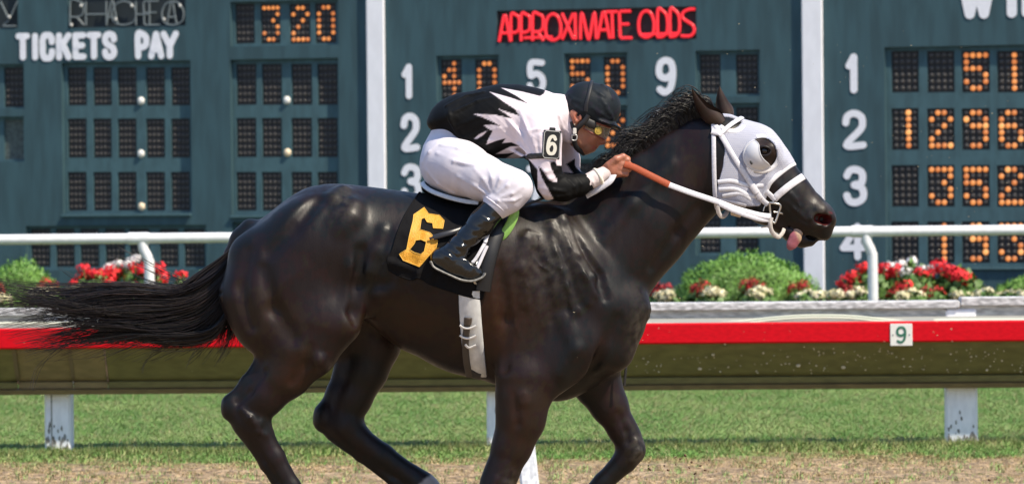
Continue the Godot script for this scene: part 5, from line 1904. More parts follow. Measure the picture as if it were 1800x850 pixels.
func hood() -> void:
	var t := worn("blinker_hood", "white mesh blinker hood with a half cup over the eye on the horse's head", "horse hood")
	var outer := poly([[1252, 214], [1262, 206], [1268, 192], [1272, 188], [1290, 186], [1345, 200], [1400, 262], [1397, 286], [1384, 292], [1362, 309], [1350, 321], [1344, 336], [1340, 352], [1334, 362], [1314, 363], [1292, 360], [1272, 356], [1257, 347], [1259, 330], [1262, 317], [1268, 295], [1272, 262], [1266, 240]])
	var eyehole := poly([[1323, 247], [1331, 243], [1341, 242], [1351, 247], [1359, 256], [1363, 268], [1363, 280], [1359, 290], [1353, 297], [1343, 300], [1331, 299], [1319, 292], [1311, 281], [1310, 266], [1315, 254]])
	var earhole := poly([[1266, 205], [1276, 199], [1290, 199], [1300, 206], [1303, 215], [1297, 222], [1288, 227], [1276, 227], [1266, 220]])
	var f := Field.new()
	f.cell = 2.4
	f.lo = P(1244, 376, -64)
	f.nx = 68
	f.ny = 82
	f.nz = 54
	f.g.resize(f.nx * f.ny * f.nz)
	var mask := PackedFloat32Array()
	var mask2 := PackedFloat32Array()
	for i in f.nx:
		for j in f.ny:
			var p := Vector2(f.lo.x + i * f.cell, -(f.lo.y + j * f.cell))
			var d := maxf(poly_dist(p, outer), -poly_dist(p, eyehole))
			mask.append(d)
			mask2.append(maxf(d, -poly_dist(p, earhole)))
	for i in f.nx:
		for j in f.ny:
			var md := mask[i * f.ny + j]
			var md2 := mask2[i * f.ny + j]
			for k in f.nz:
				var p := f.lo + Vector3(i, j, k) * f.cell
				var m := md2 if absf(p.z) > 14.0 else md
				var d := maxf(m, 3.0)
				if m < 8.0: d = maxf(HF.look(p) - 2.8, m)
				f.g[(i * f.ny + j) * f.nz + k] = d
	f.blocks_set()
	f.flags.fill(1)
	var mb := MB.new()
	f.nets(mb, HT, func(_p: Vector3, _n: Vector3) -> Color: return Color.WHITE)
	var im := Image.create(64, 64, false, Image.FORMAT_RGBA8)       # the weave: rows of small holes
	im.fill(Color(1, 1, 1))
	for y in 64:
		for x in 64:
			var ox := 8 if (y / 16) % 2 else 0
			var q := Vector2((x + ox) % 16 - 7.5, y % 16 - 7.5)
			if q.length() < 4.2: im.set_pixel(x, y, Color(0.84, 0.85, 0.90))
	var m := mat(Color(0.50, 0.51, 0.59), 0.8)
	m.albedo_texture = ImageTexture.create_from_image(im)
	m.uv1_triplanar = true
	m.uv1_scale = Vector3(34, 34, 34)
	m.heightmap_enabled = true
	m.heightmap_texture = noise_tex(0.02, [], 71, 4)
	m.heightmap_scale = 0.3
	part("mesh_cloth", mb.mesh(), m, t)
	M.tape = noisy(Color(0.70, 0.70, 0.74), 0.85, 1.0, Vector3(9, 9, 9), 0.6, 0.02, 72)
	# bound edges and the padded lower cheek
	var eb := MB.new()
	strap(eb, [[1396, 287], [1384, 293], [1363, 309], [1350, 322], [1344, 337], [1339, 353]], 9, 1.5, 1.0)
	part("bound_edge", to_horse(eb), M.tape, t)
	eb = MB.new()
	var ring := []
	for i in 13:
		var an := TAU * (0.30 - 0.62 * i / 12.0)
		ring.append([1337 + cos(an) * 30.0, 271 - sin(an) * 31.0])
	strap(eb, ring, 8, 1.5, 1.2, 40)
	part("eye_rim", to_horse(eb), M.tape, t)
	eb = MB.new()
	strap(eb, [[1262, 221], [1276, 230], [1294, 231], [1306, 222], [1309, 213]], 9, 1.4, 1.0, 40)
	part("ear_rim", to_horse(eb), M.tape, t)
	eb = MB.new()
	for q in [[[1260, 320], [1285, 318], [1312, 326], [1340, 326]], [[1262, 333], [1290, 332], [1312, 342], [1334, 348]], [[1268, 344], [1300, 340], [1320, 352], [1332, 358]], [[1262, 350], [1288, 355], [1310, 360]]]:
		strap(eb, q, 8, 2.4, 0.2)
	part("gathered_fold", to_horse(eb), M.tape, t)
	# the half cup
	var cm := MB.new()
	var c := Vector2(1332, 273)
	var zr := HF.side(1318, 275) + 2.0
	var cut := [[1324, 247], [1330, 254], [1331, 264], [1334, 274], [1340, 282], [1347, 288], [1353, 295]]
	var n := 40
	var k := 12
	var grid := []
	for i in n + 1:
		var u := float(i) / n
		var an := lerpf(deg_to_rad(107.0), deg_to_rad(313.0), u)
		var a := c + Vector2(cos(an), -sin(an)) * 27.0
		var b := along(cut, u)
		for j in k + 1:
			var p := a.lerp(b, float(j) / k)
			var h := 19.0 * sqrt(maxf(0.0, 1.0 - pow(p.distance_to(c) / 27.4, 2)))
			grid.append(P(p.x, p.y, zr + h + (p.x - 1318) * -0.05))
	for i in n + 1:
		for j in k + 1:
			var q: Vector3 = grid[i * (k + 1) + j]
			cm.add(q, Vector3(q.x - c.x, q.y + c.y, (q.z - zr) * 1.6 + 3.0).normalized())
	for i in n:
		for j in k:
			var a := i * (k + 1) + j
			cm.tri(a, a + 1, a + k + 1)
			cm.tri(a + 1, a + k + 2, a + k + 1)
	var rimp := PackedVector3Array()
	var edge := PackedVector3Array()
	for i in n + 1:
		rimp.append(grid[i * (k + 1)])
		edge.append(grid[i * (k + 1) + k])
	cm.tube(rimp, even(2.4, n + 1), 7)
	cm.tube(edge, even(1.0, n + 1), 6)
	part("eye_cup", to_horse(cm), mat(Color(0.60, 0.60, 0.62), 0.3), t)
	var sm := MB.new()
	var hs := 19.0 * sqrt(1.0 - pow(Vector2(1317, 286).distance_to(c) / 27.4, 2))
	sm.ball(P(1317, 286, zr + hs + 0.6), Vector3(2.2, 4.2, 1.6), 10, 6, false, Basis(Vector3.BACK, 0.5))
	part("vent_slot", to_horse(sm), mat(Color(0.03, 0.03, 0.03), 0.6), t)

func bridle() -> void:
	var t := worn("bridle", "white race bridle with noseband, throat strap and ring bit on the horse's head", "bridle")
	M.leather = noisy(Color(0.68, 0.67, 0.71), 0.8, 1.0, Vector3(8, 8, 8), 0.45, 0.02, 73)
	var metal := mat(Color(0.55, 0.53, 0.50), 0.28, 0.9)
	var mb := MB.new()
	strap(mb, [[1253, 216], [1253, 240], [1253, 275], [1254, 310], [1256, 345], [1259, 364]], 8, 1.5, 2.5)
	free_strap(mb, [[1259, 362, 46], [1262, 374, 38], [1268, 380, 24], [1275, 377, 10], [1282, 366, -4]], 8, 1.5, Vector3(0.2, 0.1, 1))
	part("throat_strap", to_horse(mb), M.leather, t)
	mb = MB.new()
	strap(mb, [[1254, 218], [1266, 240], [1288, 277], [1310, 312], [1326, 336], [1340, 352], [1349, 358]], 9.5, 1.7, 3.2)
	part("cheek_strap", to_horse(mb), M.leather, t)
	mb = MB.new()
	strap(mb, [[1250, 233], [1262, 236]], 11, 2.0, 4.2, 6)
	part("keeper_loop", to_horse(mb), M.leather, t)
	mb = MB.new()
	strap(mb, [[1318, 325], [1327, 338]], 12, 2.4, 4.6, 8)
	part("keeper_loop", to_horse(mb), M.leather, t)
	mb = MB.new()
	strap(mb, [[1328, 339], [1334, 347]], 11, 2.6, 4.6, 8)
	part("keeper_loop", to_horse(mb), M.leather, t)
	mb = MB.new()
	strap(mb, [[1262, 240], [1282, 222], [1296, 214], [1303, 211]], 8, 2.6, 4.0)
	part("brow_strap", to_horse(mb), M.leather, t)
	mb = MB.new()
	strap(mb, [[1359, 350], [1365, 343], [1378, 332], [1395, 320], [1410, 311]], 13, 2.0, 1.6)
	part("noseband", to_horse(mb), M.leather, t)
	mb = MB.new()
	strap(mb, [[1345, 336], [1352, 342], [1361, 351]], 9, 1.8, 2.2)
	part("noseband_hanger", to_horse(mb), M.leather, t)
	var zb := HF.side(1360, 368) + 5.0
	mb = MB.new()                                              # ring of the bit, squared off
	mb.tube(spline([P(1351, 356, zb + 2), P(1360, 357, zb + 3), P(1370, 361, zb + 1), P(1366, 376, zb), P(1360, 391, zb), P(1354, 384, zb), P(1352, 370, zb), P(1351, 356, zb + 2)], 40), even(2.1, 41), 8)
	mb.tube(spline([P(1358, 372, zb), P(1370, 374, zb - 4), P(1379, 377, zb - 12)], 10), even(1.8, 11), 8)
	mb.tube(spline([P(1352, 357, zb), P(1343, 362, zb), P(1340, 371, zb)], 10), even(1.2, 11), 6)
	mb.tube(PackedVector3Array([P(1337, 399, zb - 8), P(1352, 396, zb - 4)]), even(1.8, 2), 6)
	part("bit", to_horse(mb), metal, t)
	mb = MB.new()
	free_strap(mb, [[1354, 382, zb + 2], [1352, 392, zb + 3], [1354, 404, zb], [1361, 413, zb - 4], [1368, 416, zb - 8]], 8, 3, Vector3(-0.2, 0.1, 1))
	free_strap(mb, [[1367, 417, zb - 8], [1374, 409, zb - 12], [1377, 402, zb - 16]], 7, 3, Vector3(0.3, -0.1, 1))
	part("lip_strap", to_horse(mb), noisy(Color(0.6, 0.55, 0.50), 0.7, 1.0, Vector3(9, 9, 9), 0.6, 0.02, 74), t)

	var r := worn("reins", "white reins with a tan rubber grip from the rider's hand to the bit", "reins")
	mb = MB.new()
	free_strap(mb, [[1096, 289, 60], [1112, 294, 62], [1140, 308, 66], [1174, 325, 66]], 12.5, 1.6, Vector3(0.05, 0.3, 1), 24)
	part("rubber_grip", to_horse(mb), noisy(Color(0.36, 0.062, 0.014), 0.75, 1.0, Vector3(9, 9, 9), 0.7, 0.02, 75), r)
	mb = MB.new()
	free_strap(mb, [[1172, 324, 66], [1210, 338, 62], [1258, 354, 58], [1290, 366, 54], [1330, 377, 46], [1352, 380, zb + 3]], 10.5, 1.3, Vector3(0.05, 0.3, 1), 40)
	free_strap(mb, [[1262, 358, 59], [1290, 371, 55], [1330, 384, 47], [1350, 386, zb + 3]], 8.5, 1.3, Vector3(0.05, 0.1, 1), 24)
	part("rein_strap", to_horse(mb), M.leather, r)
	mb = MB.new()
	strap(mb, [[1288, 364], [1303, 368]], 13, 4.0, 10.0, 6)
	part("buckle", to_horse(mb), noisy(Color(0.6, 0.5, 0.40), 0.7, 1.0, Vector3(9, 9, 9), 0.5, 0.02, 76), r)
	mb = MB.new()
	free_strap(mb, [[1078, 306, 58], [1072, 317, 62], [1062, 325, 62], [1046, 335, 58], [1030, 344, 50]], 11, 1.4, Vector3(0.0, 0.3, 1), 20)
	part("rein_end", to_horse(mb), M.leather, r)
	mb = MB.new()
	free_strap(mb, [[1092, 292, -16], [1160, 318, -52], [1250, 352, -56], [1345, 380, -44]], 11, 2.6, Vector3(0, 0.2, -1), 24)
	part("far_rein", to_horse(mb), M.leather, r)

# ---------------------------------------------------------------- saddle, cloth and girth
var cloth_z := PackedFloat32Array()
func cloth_at(x: float, y: float) -> float:
	var u := clampf((x - 660.0) / 4.0, 0.0, 58.9)
	var v := clampf((y - 330.0) / 4.0, 0.0, 51.9)
	var i := int(u)
	var j := int(v)
	var a := lerpf(cloth_z[i * 54 + j], cloth_z[i * 54 + j + 1], v - j)
	var b := lerpf(cloth_z[(i + 1) * 54 + j], cloth_z[(i + 1) * 54 + j + 1], v - j)
	return lerpf(a, b, u - i)

func saddlery() -> void:
	cloth_z.resize(61 * 54)
	for i in 61:
		for j in 54:
			var z := HF.side(660.0 + i * 4.0, 330.0 + j * 4.0)
			cloth_z[i * 54 + j] = 20.0 if is_nan(z) else z
	for it in 10:
		var nz := cloth_z.duplicate()
		for i in range(1, 60):
			for j in range(1, 53):
				nz[i * 54 + j] = maxf(cloth_z[i * 54 + j], (cloth_z[(i - 1) * 54 + j] + cloth_z[(i + 1) * 54 + j] + cloth_z[i * 54 + j - 1] + cloth_z[i * 54 + j + 1]) * 0.25)
		cloth_z = nz
	for i in 61:
		for j in 54:
			var x := 660.0 + i * 4.0
			var y := 330.0 + j * 4.0
			var w := 1.8 * sin((x * 0.9 + y * 0.35) * 0.085 + 2.0 * noise.get_noise_2d(x * 0.01, y * 0.01)) * smoothstep(380.0, 480.0, y)
			w += 2.2 * noise.get_noise_2d(x * 0.03 + 9.0, y * 0.018)
			var lower := 474.0 + (x - 690.0) * 0.30
			w += 6.0 * exp(-pow((y - lower + 14.0) / 9.0, 2)) * smoothstep(760.0, 700.0, x)       # rolled lower corner
			w += 3.0 * exp(-pow((x - 738.0) / 5.0, 2)) * smoothstep(455.0, 480.0, y)
			cloth_z[i * 54 + j] += 5.0 + w
	var t := worn("saddle_cloth", "black saddle cloth with a golden 6 on the horse's flank", "saddle cloth")
	var top := [[738, 338], [770, 342], [820, 349], [886, 352]]
	var bottom := [[687, 472], [702, 481], [726, 489], [738, 485], [760, 497], [793, 508], [821, 517], [848, 523]]
	var lft := [[738, 338], [716, 374], [702, 407], [693, 438], [685, 453], [687, 472]]
	var rgt := [[886, 352], [880, 390], [868, 438], [857, 480], [848, 523]]
	var n := 84
	var cn := func(u: float, v: float) -> Vector2:
		var a := along(top, u).lerp(along(bottom, u), v) + along(lft, v).lerp(along(rgt, v), u)
		var b: Vector2 = along(top, 0).lerp(along(top, 1), u).lerp(along(bottom, 0).lerp(along(bottom, 1), u), v)
		return a - b
	for sg in [1.0, -1.0]:
		var mb := MB.new()
		for i in n + 1:
			for j in n + 1:
				var p: Vector2 = cn.call(float(i) / n, float(j) / n)
				var e := 1.5
				var z := cloth_at(p.x, p.y)
				var nn := Vector3(-(cloth_at(p.x + e, p.y) - z) / e, (cloth_at(p.x, p.y + e) - z) / e, 1.0).normalized()
				mb.add(P(p.x, p.y, z * sg), Vector3(nn.x, nn.y, nn.z * sg))
		for i in n:
			for j in n:
				var a := i * (n + 1) + j
				if sg > 0: 
					mb.tri(a, a + n + 1, a + 1)
					mb.tri(a + 1, a + n + 1, a + n + 2)
				else:
					mb.tri(a, a + 1, a + n + 1)
					mb.tri(a + 1, a + n + 2, a + n + 1)
		var hem := PackedVector3Array()
		for q in [[0, 0, 0, 1], [0, 1, 1, 1], [1, 1, 1, 0]]:
			for i in 30:
				var p: Vector2 = cn.call(lerpf(q[0], q[2], i / 30.0), lerpf(q[1], q[3], i / 30.0))
				hem.append(P(p.x, p.y, (cloth_at(p.x, p.y) - 1.0) * sg))
		mb.tube(hem, even(1.8, hem.size()), 6)
		var cl := mat(Color(0.0055, 0.0052, 0.0058), 0.8)
		cl.metallic_specular = 0.25
		part("cloth", to_horse(mb), cl, t)
	# the golden number, sewn on
	var z6 := func(a: Array) -> PackedVector2Array:
		var p := PackedVector2Array()
		for q in a: p.append(Vector2(680.0 + q[0] / 4.25, 320.0 + q[1] / 4.25))
		return p
	var six: PackedVector2Array = z6.call([[285, 188], [318, 233], [398, 245], [434, 283], [425, 342], [355, 338], [350, 302], [310, 295], [290, 262], [265, 272], [255, 350], [285, 357], [330, 372], [388, 432], [376, 490], [320, 545], [255, 622], [135, 575], [106, 530], [160, 495], [178, 400], [205, 285], [210, 240]])
	var hole: PackedVector2Array = z6.call([[180, 497], [215, 455], [225, 428], [265, 422], [305, 440], [290, 510], [265, 532], [215, 518]])
	var nm := MB.new()
	for i in 24:
		for j in 28:
			var x := 700.0 + i * 4.0
			var y := 360.0 + j * 4.0
			for pc in Geometry2D.intersect_polygons(six, PackedVector2Array([Vector2(x, y), Vector2(x + 4, y), Vector2(x + 4, y + 4), Vector2(x, y + 4)])):
				for pd in Geometry2D.clip_polygons(pc, hole):
					var ti := Geometry2D.triangulate_polygon(pd)
					var k := nm.v.size()
					for q in pd:
						var z := cloth_at(q.x, q.y)
						var nn := Vector3(-(cloth_at(q.x + 2, q.y) - z) / 2, (cloth_at(q.x, q.y + 2) - z) / 2, 1.0).normalized()
						nm.add(P(q.x, q.y, z + 1.6), nn)
					for w in range(0, ti.size(), 3):
						var turn: float = (pd[ti[w + 1]] - pd[ti[w]]).cross(pd[ti[w + 2]] - pd[ti[w]])
						if turn > 0.0: nm.tri(k + ti[w], k + ti[w + 1], k + ti[w + 2])
						else: nm.tri(k + ti[w], k + ti[w + 2], k + ti[w + 1])
	var gold := noisy(Color(0.72, 0.33, 0.012), 0.8, 1.0, Vector3(8, 8, 8), 0.5, 0.02, 77, 0.2)
	var num := part("number", to_horse(nm), gold, t)
	var pm := MB.new()
	for pl in [six, hole]:
		var pts := PackedVector3Array()
		for i in pl.size() + 1:
			var q: Vector2 = pl[i % pl.size()]
			var q2: Vector2 = pl[(i + 1) % pl.size()]
			for s in 4:
				var w := q.lerp(q2, s / 4.0)
				pts.append(P(w.x, w.y, cloth_at(w.x, w.y) + 1.8))
		pm.tube(pts, even(0.7, pts.size()), 5)
	part("stitched_edge", to_horse(pm), mat(Color(0.75, 0.42, 0.06), 0.5), num)

	# the light race saddle
	var sd := worn("race_saddle", "small black race saddle with a pale rim and a green pad edge under the rider", "saddle")
	var f := Field.new()
	for sg in [1.0, -1.0]:
		limb(f, [[752, 330, 30 * sg, 9], [790, 342, 44 * sg, 12], [850, 352, 58 * sg, 12], [900, 346, 40 * sg, 14]], 1.0, 20)
	limb(f, [[752, 326, 0, 12], [800, 344, 0, 16], [860, 348, 0, 18], [905, 332, 0, 14]], 0.6, 20)
	f.sample(P(725, 375, -90), P(930, 300, 90), 4.0)
	var smb := MB.new()
	f.nets(smb, HT, func(_p: Vector3, _n: Vector3) -> Color: return Color(0.006, 0.006, 0.0065))
	part("seat", smb.mesh(), mat(Color.WHITE, 0.35, 0.0, true), sd)
	var rm := MB.new()
	free_strap(rm, [[743, 322, 34], [750, 330, 48], [764, 338, 62], [790, 347, 72], [820, 354, 80], [842, 356, 86]], 8, 3, Vector3(-0.1, 0.3, 1), 30)
	part("pale_rim", to_horse(rm), noisy(Color(0.55, 0.60, 0.66), 0.85, 1.0, Vector3(6, 6, 6), 0.35, 0.02, 78), sd)
	var fm := MB.new()
	var zg := HF.side(892, 395)
	free_strap(fm, [[904, 366, zg + 4], [903, 378, zg + 6], [895, 396, zg + 8], [884, 411, zg + 9], [876, 416, zg + 8]], 17, 9, Vector3(0.1, 0.0, 1), 24)
	part("green_pad", to_horse(fm), noisy(Color(0.24, 0.47, 0.10), 0.85, 1.0, Vector3(6, 6, 6), 0.6, 0.02, 79), sd)
	var bm := MB.new()
	var cz := func(st: Array, lift: float) -> Array:
		var out := []
		for q in st: out.append([q[0], q[1], cloth_at(q[0], q[1]) + lift])
		return out
	free_strap(bm, cz.call([[890, 356], [880, 392], [866, 432], [856, 472], [850, 508]], 3.0), 26, 3, Vector3(0.1, 0, 1), 24)
	part("flap", to_horse(bm), mat(Color(0.006, 0.006, 0.007), 0.5), sd)

	var sr := worn("stirrup", "white stirrup leather with a steel stirrup at the rider's boot", "stirrup")
	bm = MB.new()
	free_strap(bm, cz.call([[866, 394], [861, 404], [857, 414], [853, 424]], 12.0), 6.5, 1.6, Vector3(0, 0, 1), 14)
	free_strap(bm, cz.call([[856, 420], [846, 438], [836, 454], [824, 466]], 10.0), 6, 1.6, Vector3(0, 0, 1), 14)
	free_strap(bm, cz.call([[857, 430], [849, 448], [842, 464], [836, 474]], 12.0), 6, 1.6, Vector3(0, 0, 1), 14)
	part("stirrup_leather", to_horse(bm), M.leather, sr)
	bm = MB.new()
	bm.tube(spline([P(846, 446, zg + 24), P(838, 462, zg + 38), P(834, 480, zg + 42), P(836, 494, zg + 38), P(846, 494, zg + 22), P(852, 478, zg + 6), P(850, 458, zg + 12), P(846, 446, zg + 24)], 40), even(2.6, 41), 8)
	part("stirrup_iron", to_horse(bm), mat(Color(0.5, 0.5, 0.5), 0.3, 0.9), sr)

	var gi := worn("girth", "dirty white girth with dark elastic straps round the horse's belly", "girth")
	var gm := MB.new()
	var ctr := [[826, 508], [827, 540], [829, 570], [832, 605], [836, 640], [838, 656]]
	strap(gm, ctr, 38, 3.2, 1.6, 40)
	part("girth_band", to_horse(gm), noisy(Color(0.66, 0.67, 0.66), 0.75, 1.0, Vector3(5, 3, 5), 0.55, 0.012, 80), gi)
	gm = MB.new()
	free_strap(gm, [[1105, 612, -14], [1102, 636, -15], [1100, 658, -15], [1098, 678, -16]], 5, 1.5, Vector3(0.2, 0, 1), 10)
	part("hanging_strap", to_horse(gm), mat(Color(0.012, 0.012, 0.012), 0.5), gi)
	gm = MB.new()
	strap(gm, [[824, 648], [838, 655], [846, 657]], 22, 3.2, 3.0, 12)
	part("girth_end", to_horse(gm), mat(Color(0.03, 0.027, 0.025), 0.6), gi)
	gm = MB.new()
	strap(gm, [[823, 556], [821, 575], [819, 600], [821, 630], [826, 655]], 12, 3.4, 4.6, 30)
	part("elastic_strap", to_horse(gm), mat(Color(0.055, 0.045, 0.036), 0.6), gi)
	gm = MB.new()
	strap(gm, [[824, 553], [823, 563]], 14, 5.0, 5.0, 8)
	part("strap_end", to_horse(gm), mat(Color(0.075, 0.055, 0.04), 0.6), gi)
	for q in [[567, 0], [584, 0], [600, 9]]:
		gm = MB.new()
		strap(gm, [[810 + q[1], q[0] - 3], [818 + q[1] * 0.6, q[0] + 2], [828, q[0] + 2], [837, q[0] - 2]], 3.6, 2.6, 8.4, 16)
		part("buckle", to_horse(gm), mat(Color(0.72, 0.70, 0.66), 0.4), gi)

# ---------------------------------------------------------------- the rider
func skin(p: Vector3, n: Vector3) -> Color:
	var x := p.x
	var y := -p.y
	var c := Color(0.34, 0.145, 0.085)
	c = c * (0.95 + 0.2 * noise.get_noise_3d(p.x * 0.09, p.y * 0.09, p.z * 0.09))
	var red := exp(-(pow((x - 1056.0) / 8.0, 2) + pow((y - 250.0) / 7.0, 2))) * 0.5 + exp(-(pow((x - 1014.0) / 12.0, 2) + pow((y - 206.0) / 12.0, 2))) * 0.6 + exp(-(pow((x - 1035.0) / 10.0, 2) + pow((y - 245.0) / 9.0, 2))) * 0.35
	c = c.lerp(Color(0.42, 0.12, 0.075), clampf(red, 0, 1))
	c = c.lerp(Color(0.33, 0.075, 0.065), 0.75 * exp(-(pow((x - 1043.5) / 4.5, 2) + pow((y - 259.5) / 3.6, 2))))       # lips
	c = c.lerp(Color(0.12, 0.07, 0.05), 0.5 * exp(-(pow((x - 1026.0) / 9.0, 2) + pow((y - 262.0) / 8.0, 2))))          # shaven chin
	c = c.lerp(Color(0.02, 0.013, 0.01), 0.85 * exp(-(pow((x - 1059.0) / 7.0, 2) + pow((y - 219.0) / 2.6, 2))))        # brow
	if x > 1060.0 and y > 268.0: c = Color(0.37, 0.165, 0.10).lerp(Color(0.40, 0.14, 0.09), 0.5 + 0.5 * noise.get_noise_3d(p.x * 0.1, p.y * 0.1, p.z * 0.1))
	return c

const WHITE_FLAME := [[700, 90], [612, 90], [600, 132], [585, 142], [520, 126], [448, 112], [500, 140], [544, 170], [480, 148], [408, 127], [460, 165], [498, 190], [513, 213], [480, 203], [440, 189], [468, 208], [490, 224], [420, 208], [352, 206], [400, 225], [448, 249], [415, 243], [384, 244], [404, 258], [418, 266], [404, 290], [395, 313], [430, 300], [464, 291], [452, 308], [484, 305], [512, 318], [480, 320], [428, 346], [470, 344], [500, 340], [478, 352], [456, 366], [500, 364], [532, 350], [575, 400], [576, 470], [606, 512], [632, 505], [612, 470], [590, 430], [578, 392], [588, 396], [604, 420], [618, 440], [650, 448], [657, 440], [640, 432], [624, 400], [618, 376], [636, 374], [655, 402], [668, 410], [704, 412], [680, 380], [760, 330], [760, 90]]
const LONE_FLAME := [[352, 292], [372, 276], [400, 264], [384, 280], [364, 292]]
var flame: PackedVector2Array
var lone: PackedVector2Array

func silk(p: Vector3, _n: Vector3) -> Color:
	var q := Vector2(660.0 + 0.0, 100.0)
	var z := Vector2((p.x - q.x) * 2.024, (-p.y - q.y) * 2.024)
	var d := minf(poly_dist(z, flame), poly_dist(z, lone)) / 2.024
	if p.x > 1012.0 and p.z < 0.0: d = (p.y + 296.0) * -1.0 + 5.0 * sin(p.z * 0.5)
	if p.x > 978.0 and p.x < 1022.0 and -p.y > 292.0 and p.z > 0.0: d = 3.0
	return Color(0.66, 0.585, 0.63).lerp(Color(0.0058, 0.006, 0.0078), smoothstep(-0.7, 0.7, d))

func plain_paint(c: Color) -> Callable:
	return func(p: Vector3, _n: Vector3) -> Color: return c * (0.96 + 0.08 * noise.get_noise_3d(p.x * 0.05, p.y * 0.05, p.z * 0.05))

func cloth_mat(rough: float, sheen: float, bump: float, scale: float, sd: int) -> StandardMaterial3D:
	var m := mat(Color.WHITE, rough, 0.0, true)
	if rough > 0.5: m.metallic_specular = 0.25
	if sheen > 0.0:
		m.rim_enabled = true
		m.rim = sheen
	m.uv1_triplanar = true
	m.uv1_scale = Vector3(scale, scale, scale)
	m.heightmap_enabled = true
	m.heightmap_texture = noise_tex(0.012, [], sd, 4)
	m.heightmap_scale = bump
	return m

func fold(f: Field, st: Array, k := 5.0) -> void:         # a crease of cloth: [x, y, radius, lift]
	ridge(f, st, 1.0, k)

func fist(f: Field, sg: float, o: Vector3) -> void:        # a hand closed round the rein, knuckles forward
	var h := func(x: float, y: float, z: float) -> Vector3: return P(x, y, z * sg) + o
	f.cap(h.call(1063, 303, 50), 12.0, h.call(1074, 298, 51), 13.0, 1.25, 6)
	f.cap(h.call(1074, 296, 51), 13.5, h.call(1084, 291, 51), 12.5, 1.35, 6)
	f.cap(h.call(1076, 303, 50), 11.0, h.call(1086, 302, 50), 9.0, 1.3, 6)
	for i in 4:
		var y := 280.0 + i * 8.1
		var r: float = [5.6, 5.9, 5.6, 4.9][i]
		var kx: float = [1088.0, 1090.0, 1089.0, 1086.0][i]
		var tip: float = [1101.5, 1104.5, 1103.5, 1099.5][i]
		f.cap(h.call(1076, lerpf(y, 294, 0.4), 52), r + 0.6, h.call(kx, y, 55), r + 0.5, 1.0, 4)
		f.cap(h.call(kx, y, 55), r, h.call(tip, y + 1.6, 53), r * 0.94, 1.0, 1.6)
		f.cap(h.call(tip, y + 1.6, 53), r * 0.94, h.call(tip - 3, y + 3.0, 42), r * 0.86, 1.0, 1.6)
		f.cap(h.call(tip - 3, y + 3.0, 42), r * 0.86, h.call(tip - 14, y + 3.4, 39), r * 0.75, 1.0, 1.6)
	f.cap(h.call(1070, 291, 56), 7.0, h.call(1082, 280, 60), 6.2, 1.0, 4)
	f.cap(h.call(1082, 280, 60), 6.0, h.call(1094, 275.5, 56), 5.4, 1.0, 2)
	f.cap(h.call(1094, 275.5, 56), 5.3, h.call(1103, 279, 49), 4.4, 1.0, 2)

